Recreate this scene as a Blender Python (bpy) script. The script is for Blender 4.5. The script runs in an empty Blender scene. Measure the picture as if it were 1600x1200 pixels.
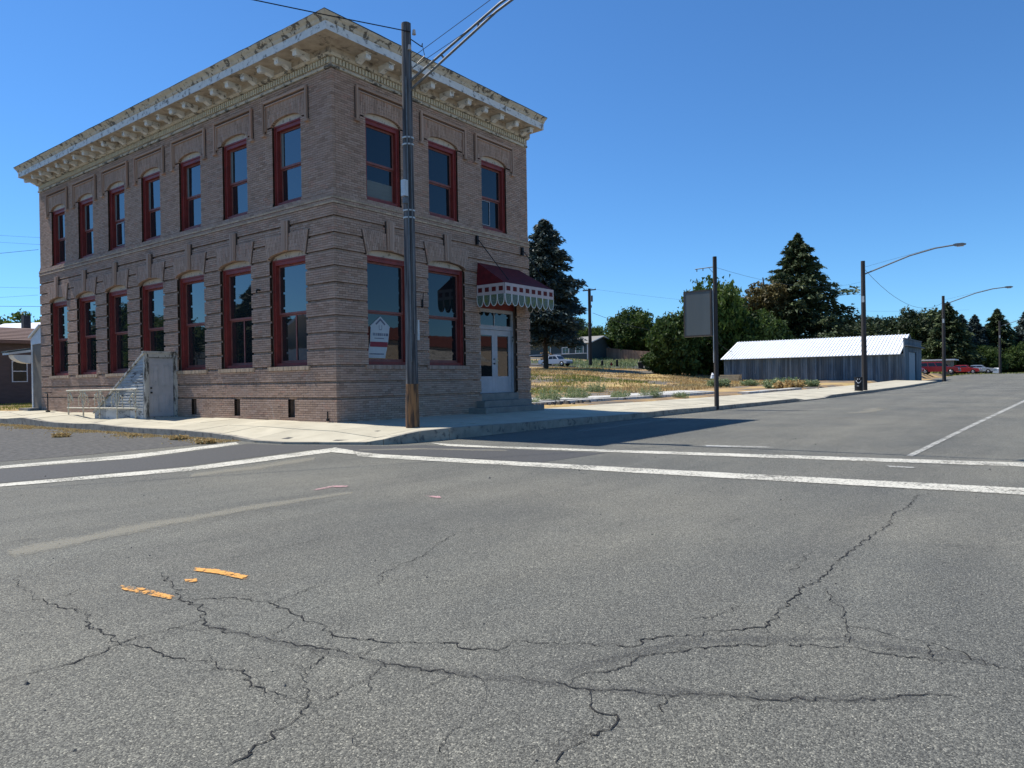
import bpy, bmesh, math, random
import numpy as np
from mathutils import Matrix, Vector
random.seed(7)
S = bpy.context.scene
COL = S.collection
rad = math.radians

# ------------------------------------------------------------------ camera
cam_d = bpy.data.cameras.new('camera')
cam = bpy.data.objects.new('camera', cam_d)
COL.objects.link(cam)
S.camera = cam
CAM_YAW, CAM_PITCH, CAM_ROLL = 0.6522984, -0.0051902, -0.0159833
def cam_axes(y, p, r):
    f = Vector((math.cos(y)*math.cos(p), math.sin(y)*math.cos(p), math.sin(p)))
    rt = Vector((math.sin(y), -math.cos(y), 0.0))
    up = rt.cross(f)
    return rt*math.cos(r)+up*math.sin(r), -rt*math.sin(r)+up*math.cos(r), f
_r, _u, _f = cam_axes(CAM_YAW, CAM_PITCH, CAM_ROLL)
cam.matrix_world = Matrix(((_r.x, _u.x, -_f.x, -12.732), (_r.y, _u.y, -_f.y, -15.780),
                           (_r.z, _u.z, -_f.z, 1.400), (0, 0, 0, 1)))
cam_d.sensor_width = 36.0
cam_d.lens = 36.0*1121.97/1600.0
cam_d.clip_start = 0.05
cam_d.clip_end = 5000.0
S.render.resolution_x, S.render.resolution_y = 1024, 768

# ------------------------------------------------------------------ sky, sun, exposure
SUN_DIR = Vector((0.10, -0.66, -1.0)).normalized()      # the way the light travels
ELEV = math.asin(-SUN_DIR.z)
ROT = math.atan2(-SUN_DIR.x, -SUN_DIR.y)
W = bpy.data.worlds.new('World'); S.world = W; W.use_nodes = True
nt = W.node_tree
bg = nt.nodes['Background']
sky = nt.nodes.new('ShaderNodeTexSky'); sky.sky_type = 'NISHITA'
sky.sun_disc = False
sky.sun_elevation = ELEV
sky.sun_rotation = ROT
sky.altitude = 600.0
sky.air_density = 1.0; sky.dust_density = 0.0; sky.ozone_density = 2.0
tint = nt.nodes.new('ShaderNodeMix'); tint.data_type = 'RGBA'; tint.blend_type = 'MULTIPLY'
tint.inputs[0].default_value = 1.0; tint.inputs[7].default_value = (.39, .69, .97, 1)
nt.links.new(sky.outputs[0], tint.inputs[6])
nt.links.new(tint.outputs[2], bg.inputs[0])
bg.inputs[1].default_value = 0.11
sun_d = bpy.data.lights.new('sun', 'SUN'); sun = bpy.data.objects.new('sun', sun_d)
COL.objects.link(sun)
sun_d.energy = 4.2; sun_d.angle = rad(0.53); sun_d.color = (1.0, 0.955, 0.88)
sun.rotation_mode = 'QUATERNION'
sun.rotation_quaternion = SUN_DIR.to_track_quat('-Z', 'Y')
sun.location = (0, 0, 60)
S.view_settings.view_transform = 'Standard'
S.view_settings.look = 'None'
S.view_settings.exposure = 0.55
S.view_settings.gamma = 1.0
S.view_settings.use_curve_mapping = False

# ------------------------------------------------------------------ materials
MATS = {}
def newmat(name):
    m = bpy.data.materials.new(name); m.use_nodes = True
    n = m.node_tree.nodes; l = m.node_tree.links
    return m, n, l, n['Principled BSDF']
def ramp(n, stops):
    r = n.new('ShaderNodeValToRGB')
    e = r.color_ramp.elements
    while len(e) < len(stops): e.new(0.5)
    for i, (p, c) in enumerate(stops):
        e[i].position = p; e[i].color = (c[0], c[1], c[2], 1)
    return r
def coord(n, l, scale=(1, 1, 1)):
    t = n.new('ShaderNodeTexCoord'); mp = n.new('ShaderNodeMapping')
    mp.inputs['Scale'].default_value = scale
    l.new(t.outputs['Object'], mp.inputs[0])
    return mp.outputs[0]
def noise(n, l, vec, scale, detail=4, rough=0.55, dist=0.0):
    x = n.new('ShaderNodeTexNoise'); x.inputs['Scale'].default_value = scale
    x.inputs['Detail'].default_value = detail; x.inputs['Roughness'].default_value = rough
    x.inputs['Distortion'].default_value = dist
    l.new(vec, x.inputs['Vector']); return x.outputs['Fac']
def mixc(n, l, fac, a, b, mode='MIX'):
    x = n.new('ShaderNodeMix'); x.data_type = 'RGBA'; x.blend_type = mode
    if isinstance(fac, (int, float)): x.inputs[0].default_value = fac
    else: l.new(fac, x.inputs[0])
    for s, i in ((a, 6), (b, 7)):
        if isinstance(s, tuple): x.inputs[i].default_value = (s[0], s[1], s[2], 1)
        else: l.new(s, x.inputs[i])
    return x.outputs[2]
def bump(n, l, h, strength, dist, bsdf):
    b = n.new('ShaderNodeBump'); b.inputs['Strength'].default_value = strength
    b.inputs['Distance'].default_value = dist
    l.new(h, b.inputs['Height']); l.new(b.outputs[0], bsdf.inputs['Normal'])
def step(n, l, v, lo, hi):
    x = n.new('ShaderNodeMapRange'); x.inputs[1].default_value = lo; x.inputs[2].default_value = hi
    l.new(v, x.inputs[0]); return x.outputs[0]
def attr(n, name='rnd'):
    a = n.new('ShaderNodeAttribute'); a.attribute_name = name; return a.outputs['Fac']

def mat(name, ca, cb=None, scale=3.0, stretch=(1, 1, 1), rough=0.8, bmp=0.0, bscale=None, lo=.35, hi=.65,
        metal=0.0, rnd=0.0, spec=0.35, chips=None, cscale=8.0, cth=(.56, .62)):
    m, n, l, b = newmat(name)
    v = coord(n, l, stretch)
    f = noise(n, l, v, scale, 6)
    c = mixc(n, l, step(n, l, f, lo, hi), ca, cb or ca)
    if chips:
        f2 = noise(n, l, v, cscale, 8, .7, .4)
        c = mixc(n, l, step(n, l, f2, *cth), c, chips)
    if rnd:
        a = attr(n)
        r = ramp(n, [(0, (1-rnd,)*3), (1, (1+rnd,)*3)])
        l.new(a, r.inputs[0])
        c = mixc(n, l, 1.0, c, r.outputs[0], 'MULTIPLY')
    l.new(c, b.inputs['Base Color'])
    b.inputs['Roughness'].default_value = rough
    b.inputs['Metallic'].default_value = metal
    b.inputs['Specular IOR Level'].default_value = spec
    if bmp: bump(n, l, noise(n, l, v, bscale or scale*6, 6, .65), 0.6, bmp, b)
    MATS[name] = m
    return m

def brick_material():
    m, n, l, b = newmat('brick')
    a = attr(n)
    r = ramp(n, [(0, (.325, .218, .160)), (.2, (.41, .282, .211)), (.6, (.445, .308, .234)), (.90, (.49, .348, .272)), (1, (.46, .272, .195))])
    l.new(a, r.inputs[0])
    v = coord(n, l)
    grain = noise(n, l, v, 60, 5, .7)
    c = mixc(n, l, step(n, l, grain, .35, .7), (.90, .90, .90), (1.08, 1.08, 1.08))
    c = mixc(n, l, 1.0, r.outputs[0], c, 'MULTIPLY')
    big = noise(n, l, v, .55, 4, .6)
    c2 = mixc(n, l, step(n, l, big, .35, .7), (.90, .91, .93), (1.06, 1.04, 1.0))
    c = mixc(n, l, 1.0, c, c2, 'MULTIPLY')
    efl = noise(n, l, coord(n, l, (1, 1, .35)), 1.7, 7, .7)
    c = mixc(n, l, step(n, l, efl, .66, .85), c, (.52, .49, .45))
    l.new(c, b.inputs['Base Color']); b.inputs['Roughness'].default_value = .88
    b.inputs['Specular IOR Level'].default_value = .25
    bump(n, l, grain, .5, .004, b)
    MATS['brick'] = m
brick_material()
mat('mortar', (.15, .105, .08), (.21, .15, .115), 4, bmp=.003, rough=.95)
mat('joint_shade_line', (.05, .038, .032), (.075, .058, .05), 4)  # dark joints at fans and keystones, painted shadow lines at label moulds
mat('brick_tan', (.50, .37, .25), (.42, .31, .22), 6, rough=.85, bmp=.003, rnd=.15)

def asphalt_material():
    m, n, l, b = newmat('asphalt')
    v = coord(n, l)
    vo = n.new('ShaderNodeTexVoronoi'); vo.inputs['Scale'].default_value = 150
    l.new(v, vo.inputs['Vector'])
    sep = n.new('ShaderNodeSeparateColor'); l.new(vo.outputs['Color'], sep.inputs[0])
    r = ramp(n, [(0, (.062, .061, .054)), (.4, (.124, .122, .108)), (.75, (.186, .182, .157)), (.95, (.27, .262, .222)), (1, (.42, .40, .33))])
    l.new(sep.outputs[0], r.inputs[0])
    f2 = noise(n, l, v, 62, 6, .78)
    c = mixc(n, l, step(n, l, f2, .3, .72), (.66, .66, .66), (1.30, 1.29, 1.26))
    c = mixc(n, l, 1.0, r.outputs[0], c, 'MULTIPLY')
    big = noise(n, l, v, .22, 5, .6, .3)
    c2 = mixc(n, l, step(n, l, big, .35, .68), (.82, .84, .86), (1.17, 1.15, 1.10))
    c = mixc(n, l, 1.0, c, c2, 'MULTIPLY')
    spot = noise(n, l, v, 2.3, 3, .5, .2)
    c = mixc(n, l, step(n, l, spot, .68, .76), c, mixc(n, l, 1.0, c, (.72, .72, .73), 'MULTIPLY'))
    lane = noise(n, l, coord(n, l, (.05, .9, 1)), 1.0, 3, .5)
    c = mixc(n, l, 1.0, c, mixc(n, l, step(n, l, lane, .3, .7), (.90, .90, .91), (1.09, 1.09, 1.08)), 'MULTIPLY')
    mid = noise(n, l, coord(n, l, (.35, 1, 1)), 1.6, 6, .65, .2)
    c3 = mixc(n, l, step(n, l, mid, .3, .72), (.88, .88, .88), (1.10, 1.10, 1.09))
    c = mixc(n, l, 1.0, c, c3, 'MULTIPLY')
    l.new(c, b.inputs['Base Color']); b.inputs['Roughness'].default_value = .86
    b.inputs['Specular IOR Level'].default_value = .3
    inv = n.new('ShaderNodeMath'); inv.operation = 'SUBTRACT'; inv.inputs[0].default_value = 1.0
    l.new(vo.outputs['Distance'], inv.inputs[1])
    add = n.new('ShaderNodeMath'); add.operation = 'ADD'
    l.new(inv.outputs[0], add.inputs[0]); l.new(f2, add.inputs[1])
    bump(n, l, add.outputs[0], .75, .006, b)
    MATS['asphalt'] = m
asphalt_material()
mat('asphalt_patch', (.050, .050, .050), (.085, .084, .082), 30, rough=.85, bmp=.006, bscale=90)
def road_paint(name, c1, worn, opac=1.0):
    m, n, l, b = newmat(name)
    v = coord(n, l)
    f = noise(n, l, v, 26, 8, .8)
    g = noise(n, l, v, 1.3, 4, .6)
    ad = n.new('ShaderNodeMath'); ad.operation = 'MULTIPLY_ADD'; ad.inputs[1].default_value = .35
    l.new(g, ad.inputs[0]); l.new(f, ad.inputs[2])
    cov = n.new('ShaderNodeMath'); cov.operation = 'MULTIPLY_ADD'; cov.inputs[1].default_value = -.42; cov.inputs[2].default_value = .42
    l.new(attr(n, 'cov'), cov.inputs[0])
    a2 = n.new('ShaderNodeMath'); a2.operation = 'ADD'; l.new(cov.outputs[0], a2.inputs[0]); l.new(ad.outputs[0], a2.inputs[1])
    b.inputs['Base Color'].default_value = (*c1, 1)
    gone = step(n, l, a2.outputs[0], worn-.03, worn+.05)
    inv = n.new('ShaderNodeMath'); inv.operation = 'SUBTRACT'; inv.inputs[0].default_value = 1.0; l.new(gone, inv.inputs[1])
    mo = n.new('ShaderNodeMath'); mo.operation = 'MULTIPLY'; mo.inputs[1].default_value = opac; l.new(inv.outputs[0], mo.inputs[0])
    l.new(mo.outputs[0], b.inputs['Alpha'])
    sp_ = noise(n, l, v, 95, 3, .7)
    l.new(mixc(n, l, step(n, l, sp_, .35, .65), tuple(q*.78 for q in c1), c1), b.inputs['Base Color'])
    b.inputs['Roughness'].default_value = .8
    bump(n, l, noise(n, l, v, 110, 3), .5, .005, b)
    MATS[name] = m
road_paint('paint_white', (.64, .61, .51), .715)
road_paint('paint_faded', (.46, .45, .40), .70)
road_paint('paint_orange', (.85, .40, .08), .70, .92)
road_paint('paint_pink', (.62, .36, .36), .68, .8)
road_paint('dust', (.35, .325, .25), .83, .5)
road_paint('tar_smear', (.05, .05, .052), .84, .18)
mat('crack', (.012, .012, .012), (.03, .028, .026), 30, rough=.95)
mat('tar', (.05, .05, .05), (.09, .088, .085), 9, rough=.9)
mat('concrete', (.52, .475, .36), (.44, .40, .30), 1.6, rough=.9, bmp=.004, bscale=60, chips=(.33, .30, .23), cscale=3.2, cth=(.60, .75), rnd=.07)
mat('kerb', (.36, .33, .27), (.24, .22, .185), 3, rough=.92, bmp=.008, bscale=25, chips=(.14, .13, .12), cscale=6, rnd=.06)
mat('step_stone', (.26, .245, .215), (.20, .19, .17), 4, rough=.9, bmp=.006, bscale=30, chips=(.12, .12, .11), cscale=5, cth=(.6, .68))
mat('foundation', (.62, .60, .54), (.48, .46, .41), 2.5, rough=.95, bmp=.02, bscale=10, chips=(.17, .15, .12), cscale=4)
def ground_material():
    m, n, l, b = newmat('ground_dirt')
    v = coord(n, l)
    a = noise(n, l, v, .13, 6, .65, .4)
    g = noise(n, l, v, 1.1, 8, .7)
    r = ramp(n, [(.30, (.125, .118, .11)), (.43, (.16, .148, .13)), (.50, (.29, .20, .12)), (.56, (.44, .31, .15)), (.68, (.50, .38, .16)), (.8, (.30, .26, .11))])
    l.new(a, r.inputs[0])
    c = mixc(n, l, step(n, l, g, .3, .7), (.68, .67, .65), (1.28, 1.26, 1.2))
    c = mixc(n, l, 1.0, r.outputs[0], c, 'MULTIPLY')
    l.new(c, b.inputs['Base Color']); b.inputs['Roughness'].default_value = .95
    b.inputs['Specular IOR Level'].default_value = .1
    bump(n, l, g, .9, .08, b)
    MATS['ground_dirt'] = m
ground_material()
mat('gravel', (.055, .054, .052), (.125, .12, .11), 9, rough=.95, bmp=.02, bscale=30)
mat('cornice_cream', (.58, .53, .43), (.47, .43, .35), 4.5, rough=.75, bmp=.012, bscale=18, chips=(.13, .118, .10), cscale=3.6, cth=(.525, .565))
mat('cornice_pale', (.72, .72, .69), (.60, .61, .60), 5, rough=.7, bmp=.008, bscale=20, chips=(.2, .19, .17), cscale=5, cth=(.55, .60))
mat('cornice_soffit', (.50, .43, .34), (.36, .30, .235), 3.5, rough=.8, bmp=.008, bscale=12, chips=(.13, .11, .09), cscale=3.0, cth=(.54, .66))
mat('dentil_paint', (.62, .55, .41), (.52, .46, .34), 3, rough=.75, chips=(.17, .15, .12), cscale=5, cth=(.6, .66))
mat('roof_tar', (.035, .04, .045), (.07, .075, .08), 5, rough=.8)
mat('red_paint', (.255, .042, .034), (.18, .03, .025), 4, rough=.5, bmp=.002, bscale=30, chips=(.10, .03, .026), cscale=9, cth=(.62, .68), spec=.4)
mat('red_paint_fresh', (.30, .022, .022), (.25, .02, .02), 4, rough=.45)
mat('sash_brown', (.27, .10, .08), (.20, .07, .06), 5, rough=.5)
mat('tympanum', (.60, .50, .39), (.50, .42, .32), 3, rough=.7, chips=(.25, .2, .15), cscale=8)
mat('grey_wood_paint', (.46, .45, .46), (.38, .38, .39), 3, rough=.55, bmp=.002, bscale=20, chips=(.20, .19, .19), cscale=6, cth=(.63, .7))
mat('white_door', (.52, .53, .53), (.46, .47, .48), 2, rough=.5)
mat('black_metal', (.012, .012, .014), (.02, .02, .02), 5, rough=.5, metal=.3)
mat('weathered_white', (.56, .54, .48), (.42, .40, .36), 5, (1, 1, .25), rough=.85, bmp=.006, bscale=30, chips=(.085, .08, .072), cscale=7, cth=(.50, .56))
mat('weathered_siding', (.46, .47, .46), (.36, .37, .37), 4, (1, .3, 1), rough=.85, bmp=.004, bscale=30, chips=(.10, .10, .10), cscale=8, cth=(.54, .62), rnd=.2)
mat('rail_metal', (.60, .56, .44), (.5, .46, .36), 12, rough=.7, chips=(.32, .17, .09), cscale=9, cth=(.57, .61))
mat('pole_wood', (.028, .026, .026), (.060, .055, .052), 7, (1, 1, .06), rough=.85, bmp=.012, bscale=16, lo=.3, hi=.7)
mat('pole_wood_foot', (.26, .135, .06), (.05, .035, .028), 14, (1, 1, .09), rough=.9, bmp=.02, bscale=16, lo=.42, hi=.58)
mat('pole_wood_grey', (.045, .045, .048), (.17, .165, .165), 16, (1, 1, .035), rough=.85, bmp=.015, bscale=20, lo=.42, hi=.62)
mat('galvanised', (.17, .18, .185), (.12, .13, .135), 8, rough=.6, metal=.3)
mat('light_metal', (.55, .58, .58), (.48, .5, .5), 5, rough=.5, metal=.2)
mat('ceramic', (.55, .5, .45), (.45, .4, .36), 6, rough=.4)
mat('sign_panel', (.14, .165, .175), (.115, .14, .15), 1.2, (1, 1, .2), rough=.5)
mat('sign_frame', (.05, .05, .052), (.09, .075, .065), 5, rough=.6)
mat('barn_board', (.06, .095, .13), (.13, .165, .19), 2.0, (1, 1, .18), rough=.85, bmp=.01, bscale=8, rnd=.4, chips=(.24, .25, .25), cscale=5, cth=(.60, .72))
mat('barn_trim', (.14, .16, .18), (.09, .105, .12), 4, rough=.8)
mat('barn_door', (.30, .34, .38), (.24, .28, .31), 2, rough=.7)
mat('metal_roof', (.86, .88, .88), (.80, .82, .82), 1.2, rough=.4, metal=.0, rnd=.03)
mat('lumber', (.52, .41, .25), (.42, .32, .18), 4, rough=.8)
mat('house_mauve', (.115, .085, .08), (.09, .068, .064), 2, (1, 1, 3), rough=.8)
mat('shingle_brown', (.21, .135, .105), (.16, .10, .08), 9, rough=.9, bmp=.02, bscale=18, rnd=.2)
mat('shingle_grey', (.30, .29, .26), (.23, .22, .20), 7, rough=.9, rnd=.15)
mat('white_trim', (.66, .67, .68), (.58, .6, .61), 3, rough=.5)
mat('annex_tan', (.22, .19, .15), (.18, .155, .125), 3, rough=.8)
mat('house_green', (.048, .075, .085), (.040, .062, .07), 2, (1, 1, 4), rough=.8)
mat('fence_wood', (.33, .22, .16), (.25, .165, .12), 3, (1, 1, .3), rough=.85, rnd=.25)
mat('bark', (.07, .055, .042), (.045, .035, .028), 8, (1, 1, .2), rough=.95, bmp=.02)
mat('tyre', (.015, .015, .016), None, rough=.8)
mat('rim', (.40, .40, .42), None, rough=.35, metal=.7)
mat('car_red', (.20, .012, .018), None, rough=.25, spec=.5)
mat('car_red_bright', (.27, .02, .022), None, rough=.25, spec=.5)
mat('car_silver', (.42, .44, .46), None, rough=.3, metal=.5)
mat('car_white', (.42, .47, .55), None, rough=.35)
mat('car_lamp', (.55, .55, .52), None, rough=.2)
mat('tail_lamp', (.35, .02, .02), None, rough=.3)
mat('brush_load', (.30, .17, .06), (.16, .10, .04), 6, rough=.95, rnd=.3)
mat('bin_black', (.008, .009, .012), None, rough=.55)
mat('decal_white', (.8, .8, .8), None, rough=.6)
mat('sign_white', (.48, .50, .49), (.44, .46, .46), 4, rough=.5)
mat('sign_red', (.23, .02, .035), None, rough=.5)
mat('sign_ink', (.10, .11, .15), None, rough=.6)
mat('blind', (.16, .185, .175), (.14, .16, .155), 3, (1, 1, 8), rough=.7)  # window blind; also colours the painted reflection strips by the jambs
mat('cloth_red', (.15, .012, .016), (.09, .008, .012), 5, rough=.85, bmp=.004)
mat('awning_red', (.13, .012, .012), (.10, .01, .01), 5)
mat('valance_pink', (.58, .47, .44), (.50, .41, .38), 6, rough=.8)
mat('valance_edge', (.74, .73, .68), None, rough=.8)
def scallop_material():
    m, n, l, b = newmat('scallop_green')
    v = coord(n, l)
    f = noise(n, l, v, 38, 6, .8)
    c = mixc(n, l, step(n, l, f, .46, .64), (.075, .12, .075), (.30, .31, .28))
    g = noise(n, l, v, 3.0, 2)
    c = mixc(n, l, step(n, l, g, .48, .62), c, (.15, .17, .035))
    l.new(c, b.inputs['Base Color']); b.inputs['Roughness'].default_value = .85
    MATS['scallop_green'] = m
scallop_material()
def glass(name, ior, tint=(.012, .016, .018)):
    m, n, l, b = newmat(name)
    b.inputs['Base Color'].default_value = (*tint, 1)
    b.inputs['Roughness'].default_value = .015
    b.inputs['IOR'].default_value = ior
    b.inputs['Specular IOR Level'].default_value = .5
    v = coord(n, l)
    bump(n, l, noise(n, l, v, 1.1, 2), .25, .006, b)
    MATS[name] = m
glass('window_glass', 2.1)
glass('window_glass_dark', 1.6, (.008, .012, .014))
glass('car_glass', 1.5, (.01, .012, .014))
def leafmat(name, stops, trans=.25):
    m, n, l, b = newmat(name)
    r = ramp(n, stops); l.new(attr(n), r.inputs[0])
    l.new(r.outputs[0], b.inputs['Base Color']); b.inputs['Roughness'].default_value = .6
    b.inputs['Specular IOR Level'].default_value = .25
    t = n.new('ShaderNodeBsdfTranslucent'); l.new(r.outputs[0], t.inputs[0])
    mx = n.new('ShaderNodeMixShader'); mx.inputs[0].default_value = trans
    l.new(b.outputs[0], mx.inputs[1]); l.new(t.outputs[0], mx.inputs[2])
    l.new(mx.outputs[0], n['Material Output'].inputs[0])
    MATS[name] = m
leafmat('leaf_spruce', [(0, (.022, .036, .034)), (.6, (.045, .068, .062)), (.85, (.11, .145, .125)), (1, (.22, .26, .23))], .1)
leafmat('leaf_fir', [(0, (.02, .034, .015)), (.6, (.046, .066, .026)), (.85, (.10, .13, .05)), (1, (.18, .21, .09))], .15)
leafmat('leaf_green', [(0, (.03, .055, .012)), (.6, (.085, .135, .024)), (1, (.19, .25, .045))], .35)
leafmat('leaf_dark', [(0, (.024, .045, .012)), (.6, (.06, .10, .022)), (1, (.14, .20, .05))], .3)
leafmat('leaf_olive', [(0, (.07, .055, .02)), (.5, (.12, .098, .035)), (1, (.18, .15, .055))], .25)
leafmat('leaf_weed', [(0, (.12, .17, .07)), (.6, (.24, .30, .14)), (1, (.40, .44, .26))], .35)
leafmat('leaf_dry', [(0, (.30, .19, .08)), (.5, (.48, .34, .14)), (1, (.62, .50, .24))], .3)
leafmat('grass_green', [(0, (.10, .14, .03)), (.6, (.24, .26, .06)), (1, (.42, .38, .11))], .3)

# ------------------------------------------------------------------ mesh helpers
class MB:
    def __init__(s): s.v = []; s.f = []; s.r = []; s.m = []; s.cov = []
    def poly(s, pts, rnd=None, mi=0):
        i = len(s.v); s.v.extend([tuple(p) for p in pts]); s.f.append(tuple(range(i, i+len(pts))))
        s.r.append(random.random() if rnd is None else rnd); s.m.append(mi)
    def hexa(s, p, rnd=None, mi=0, skip=()):
        """p: 8 corners, bottom ring 0-3, top ring 4-7"""
        i = len(s.v); s.v.extend([tuple(q) for q in p]); rnd = random.random() if rnd is None else rnd
        for k, f in enumerate(((3, 2, 1, 0), (4, 5, 6, 7), (0, 1, 5, 4), (1, 2, 6, 5), (2, 3, 7, 6), (3, 0, 4, 7))):
            if k in skip: continue
            s.f.append(tuple(i+j for j in f)); s.r.append(rnd); s.m.append(mi)
    def box(s, x0, x1, y0, y1, z0, z1, rnd=None, mi=0):
        s.hexa([(x0, y0, z0), (x1, y0, z0), (x1, y1, z0), (x0, y1, z0), (x0, y0, z1), (x1, y0, z1), (x1, y1, z1), (x0, y1, z1)], rnd, mi)
    def tube(s, p0, p1, r0, r1=None, n=8, rnd=None, caps=True, mi=0):
        r1 = r0 if r1 is None else r1
        p0 = Vector(p0); p1 = Vector(p1); d = (p1-p0)
        if d.length < 1e-6: return
        d.normalize(); a = d.orthogonal().normalized(); b = d.cross(a)
        i = len(s.v); rnd = random.random() if rnd is None else rnd
        for p, r in ((p0, r0), (p1, r1)):
            for k in range(n):
                t = 2*math.pi*k/n
                s.v.append(tuple(p+a*(r*math.cos(t))+b*(r*math.sin(t))))
        for k in range(n):
            s.f.append((i+k, i+(k+1) % n, i+n+(k+1) % n, i+n+k)); s.r.append(rnd); s.m.append(mi)
        if caps:
            s.f.append(tuple(i+k for k in reversed(range(n)))); s.r.append(rnd); s.m.append(mi)
            s.f.append(tuple(i+n+k for k in range(n))); s.r.append(rnd); s.m.append(mi)
    def path(s, pts, r, n=6, mi=0):
        rs = r if isinstance(r, (list, tuple)) else [r]*len(pts)
        for i in range(len(pts)-1): s.tube(pts[i], pts[i+1], rs[i], rs[i+1], n, .5, mi=mi)
    def prism(s, poly, fn, d0, d1, rnd=None, mi=0):
        """poly 2D extruded; fn(u,v,d)->xyz"""
        n = len(poly); i = len(s.v); rnd = random.random() if rnd is None else rnd
        for d in (d0, d1):
            for (u, w) in poly: s.v.append(tuple(fn(u, w, d)))
        for k in range(n):
            s.f.append((i+k, i+(k+1) % n, i+n+(k+1) % n, i+n+k)); s.r.append(rnd); s.m.append(mi)
        s.f.append(tuple(i+k for k in reversed(range(n)))); s.r.append(rnd); s.m.append(mi)
        s.f.append(tuple(i+n+k for k in range(n))); s.r.append(rnd); s.m.append(mi)
    def mesh(s, name, mats, smooth=False, fix=True):
        me = bpy.data.meshes.new(name)
        me.from_pydata(s.v, [], s.f)
        if fix and len(s.f) < 60000:
            bm = bmesh.new(); bm.from_mesh(me)
            lay = None
            bmesh.ops.recalc_face_normals(bm, faces=bm.faces[:]); bm.to_mesh(me); bm.free()
        a = me.attributes.new('rnd', 'FLOAT', 'FACE'); a.data.foreach_set('value', s.r)
        if s.cov:
            a = me.attributes.new('cov', 'FLOAT', 'POINT'); a.data.foreach_set('value', s.cov)
        for m in (mats if isinstance(mats, (list, tuple)) else [mats]): me.materials.append(MATS[m])
        me.polygons.foreach_set('material_index', s.m)
        if smooth: me.polygons.foreach_set('use_smooth', [True]*len(me.polygons))
        me.update()
        return me
def link(name, me, parent=None, label=None, kind=None, local=False):
    o = bpy.data.objects.new(name, me); COL.objects.link(o)
    if parent is not None:
        o.parent = parent
        if not local:
            root = parent; loc = Vector((0, 0, 0))
            while root is not None: loc += Vector(root.location); root = root.parent
            o.location = -loc
    if label: o['label'] = label
    if kind: o['kind'] = kind
    return o
def part(name, mb, mats, parent, label=None, kind=None, local=False, smooth=False):
    return link(name, mb.mesh(name, mats, smooth), parent, label, kind, local)
def tag(o, label, cat, group=None):
    o['label'] = label; o['category'] = cat
    if group: o['group'] = group
    return o
def thing(name, label, cat, loc=(0, 0, 0), rz=0.0, group=None):
    o = bpy.data.objects.new(name, None); COL.objects.link(o); o.location = loc; o.rotation_euler = (0, 0, rz)
    o.empty_display_size = .2
    return tag(o, label, cat, group)
def single(name, mb, mats, label, cat, group=None, smooth=False):
    return tag(link(name, mb.mesh(name, mats, smooth)), label, cat, group)
def structure(name, mb, mats, parent=None, smooth=False):
    return link(name, mb.mesh(name, mats, smooth), parent, None, 'structure')
def copy_tree(o, loc, rz=None, scale=None, label=None):
    c = o.copy(); COL.objects.link(c); c.location = loc
    if rz is not None: c.rotation_euler = (0, 0, rz)
    if scale is not None: c.scale = scale
    if label: c['label'] = label
    for ch in o.children:
        d = ch.copy(); COL.objects.link(d); d.parent = c
        for g in ch.children:
            e = g.copy(); COL.objects.link(e); e.parent = d
    return c

# ------------------------------------------------------------------ ground heights
def ip(x, xs, ys): return float(np.interp(x, xs, ys))
FX = ([-600, -5, 10, 30, 45, 60, 80, 115, 140, 250, 400, 1500], [0, 0, .02, .0, .08, .20, .50, 1.05, 1.25, 1.5, 1.6, 1.6])
GY = ([-600, 0, 20, 40, 120, 1500], [0, 0, .06, .25, .6, .6])
def R(x, y):
    g = ip(y, *GY)
    return ip(x, *FX) + g*max(0.0, min(1.0, (30.0-x)/30.0))
SP = [(-2.65, 60, .55), (-2.65, 30, .32), (-2.65, 17.8, .22), (-2.65, 11, .19), (-2.65, 5.7, .17), (-2.6, 2.1, .15), (-2.65, .9, .11), (-2.8, -.4, .05), (-2.75, -1.5, .05),
      (-2.2, -2.5, .05), (-1.9, -3.3, .06), (-1.75, -3.75, .12), (-1.4, -3.95, .2), (-.9, -4.0, .26), (0, -4.13, .28), (4, -4.2, .24), (9, -4.3, .2),
      (16, -4.4, .18), (22, -4.5, .17), (27, -4.6, .17), (0, 0, .32), (0, 2.5, .335), (0, 5, .345), (0, 10, .355), (0, 15, .375), (0, 20, .40), (0, 30, .5), (0, 60, .7), (3, 0, .31), (6, 0, .30), (9, 0, .29),
      (12, 0, .29), (16, 0, .29), (22, 0, .29), (27, 0, .29), (-1, -1, .25), (-1.2, -2.4, .19), (1, -2, .29), (-1.3, 1, .26)]
SPa = np.array(SP)
def idw(x, y):
    d2 = (SPa[:, 0]-x)**2+(SPa[:, 1]-y)**2
    w = 1.0/(d2+.02)**2.2
    return float((w*SPa[:, 2]).sum()/w.sum())
def kerb_y(x): return -4.15-.015*x
def Sd(x, y):
    if x < 24: return idw(x, y)
    t = min(1.0, (x-24)/4.0)
    far = R(x, y)+.17+.03*max(0.0, y-kerb_y(x))
    return idw(min(x, 27), y)*(1-t)+far*t
def sm(a, b, x):
    t = max(0.0, min(1.0, (x-a)/(b-a))); return t*t*(3-2*t)
LY = ([-1, 2, 10, 18, 27, 35, 46, 52, 60, 80, 120, 1500], [0, .02, .08, .22, 1.1, 1.9, 2.35, 2.8, 3.7, 4.8, 5.5, 5.5])
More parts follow.
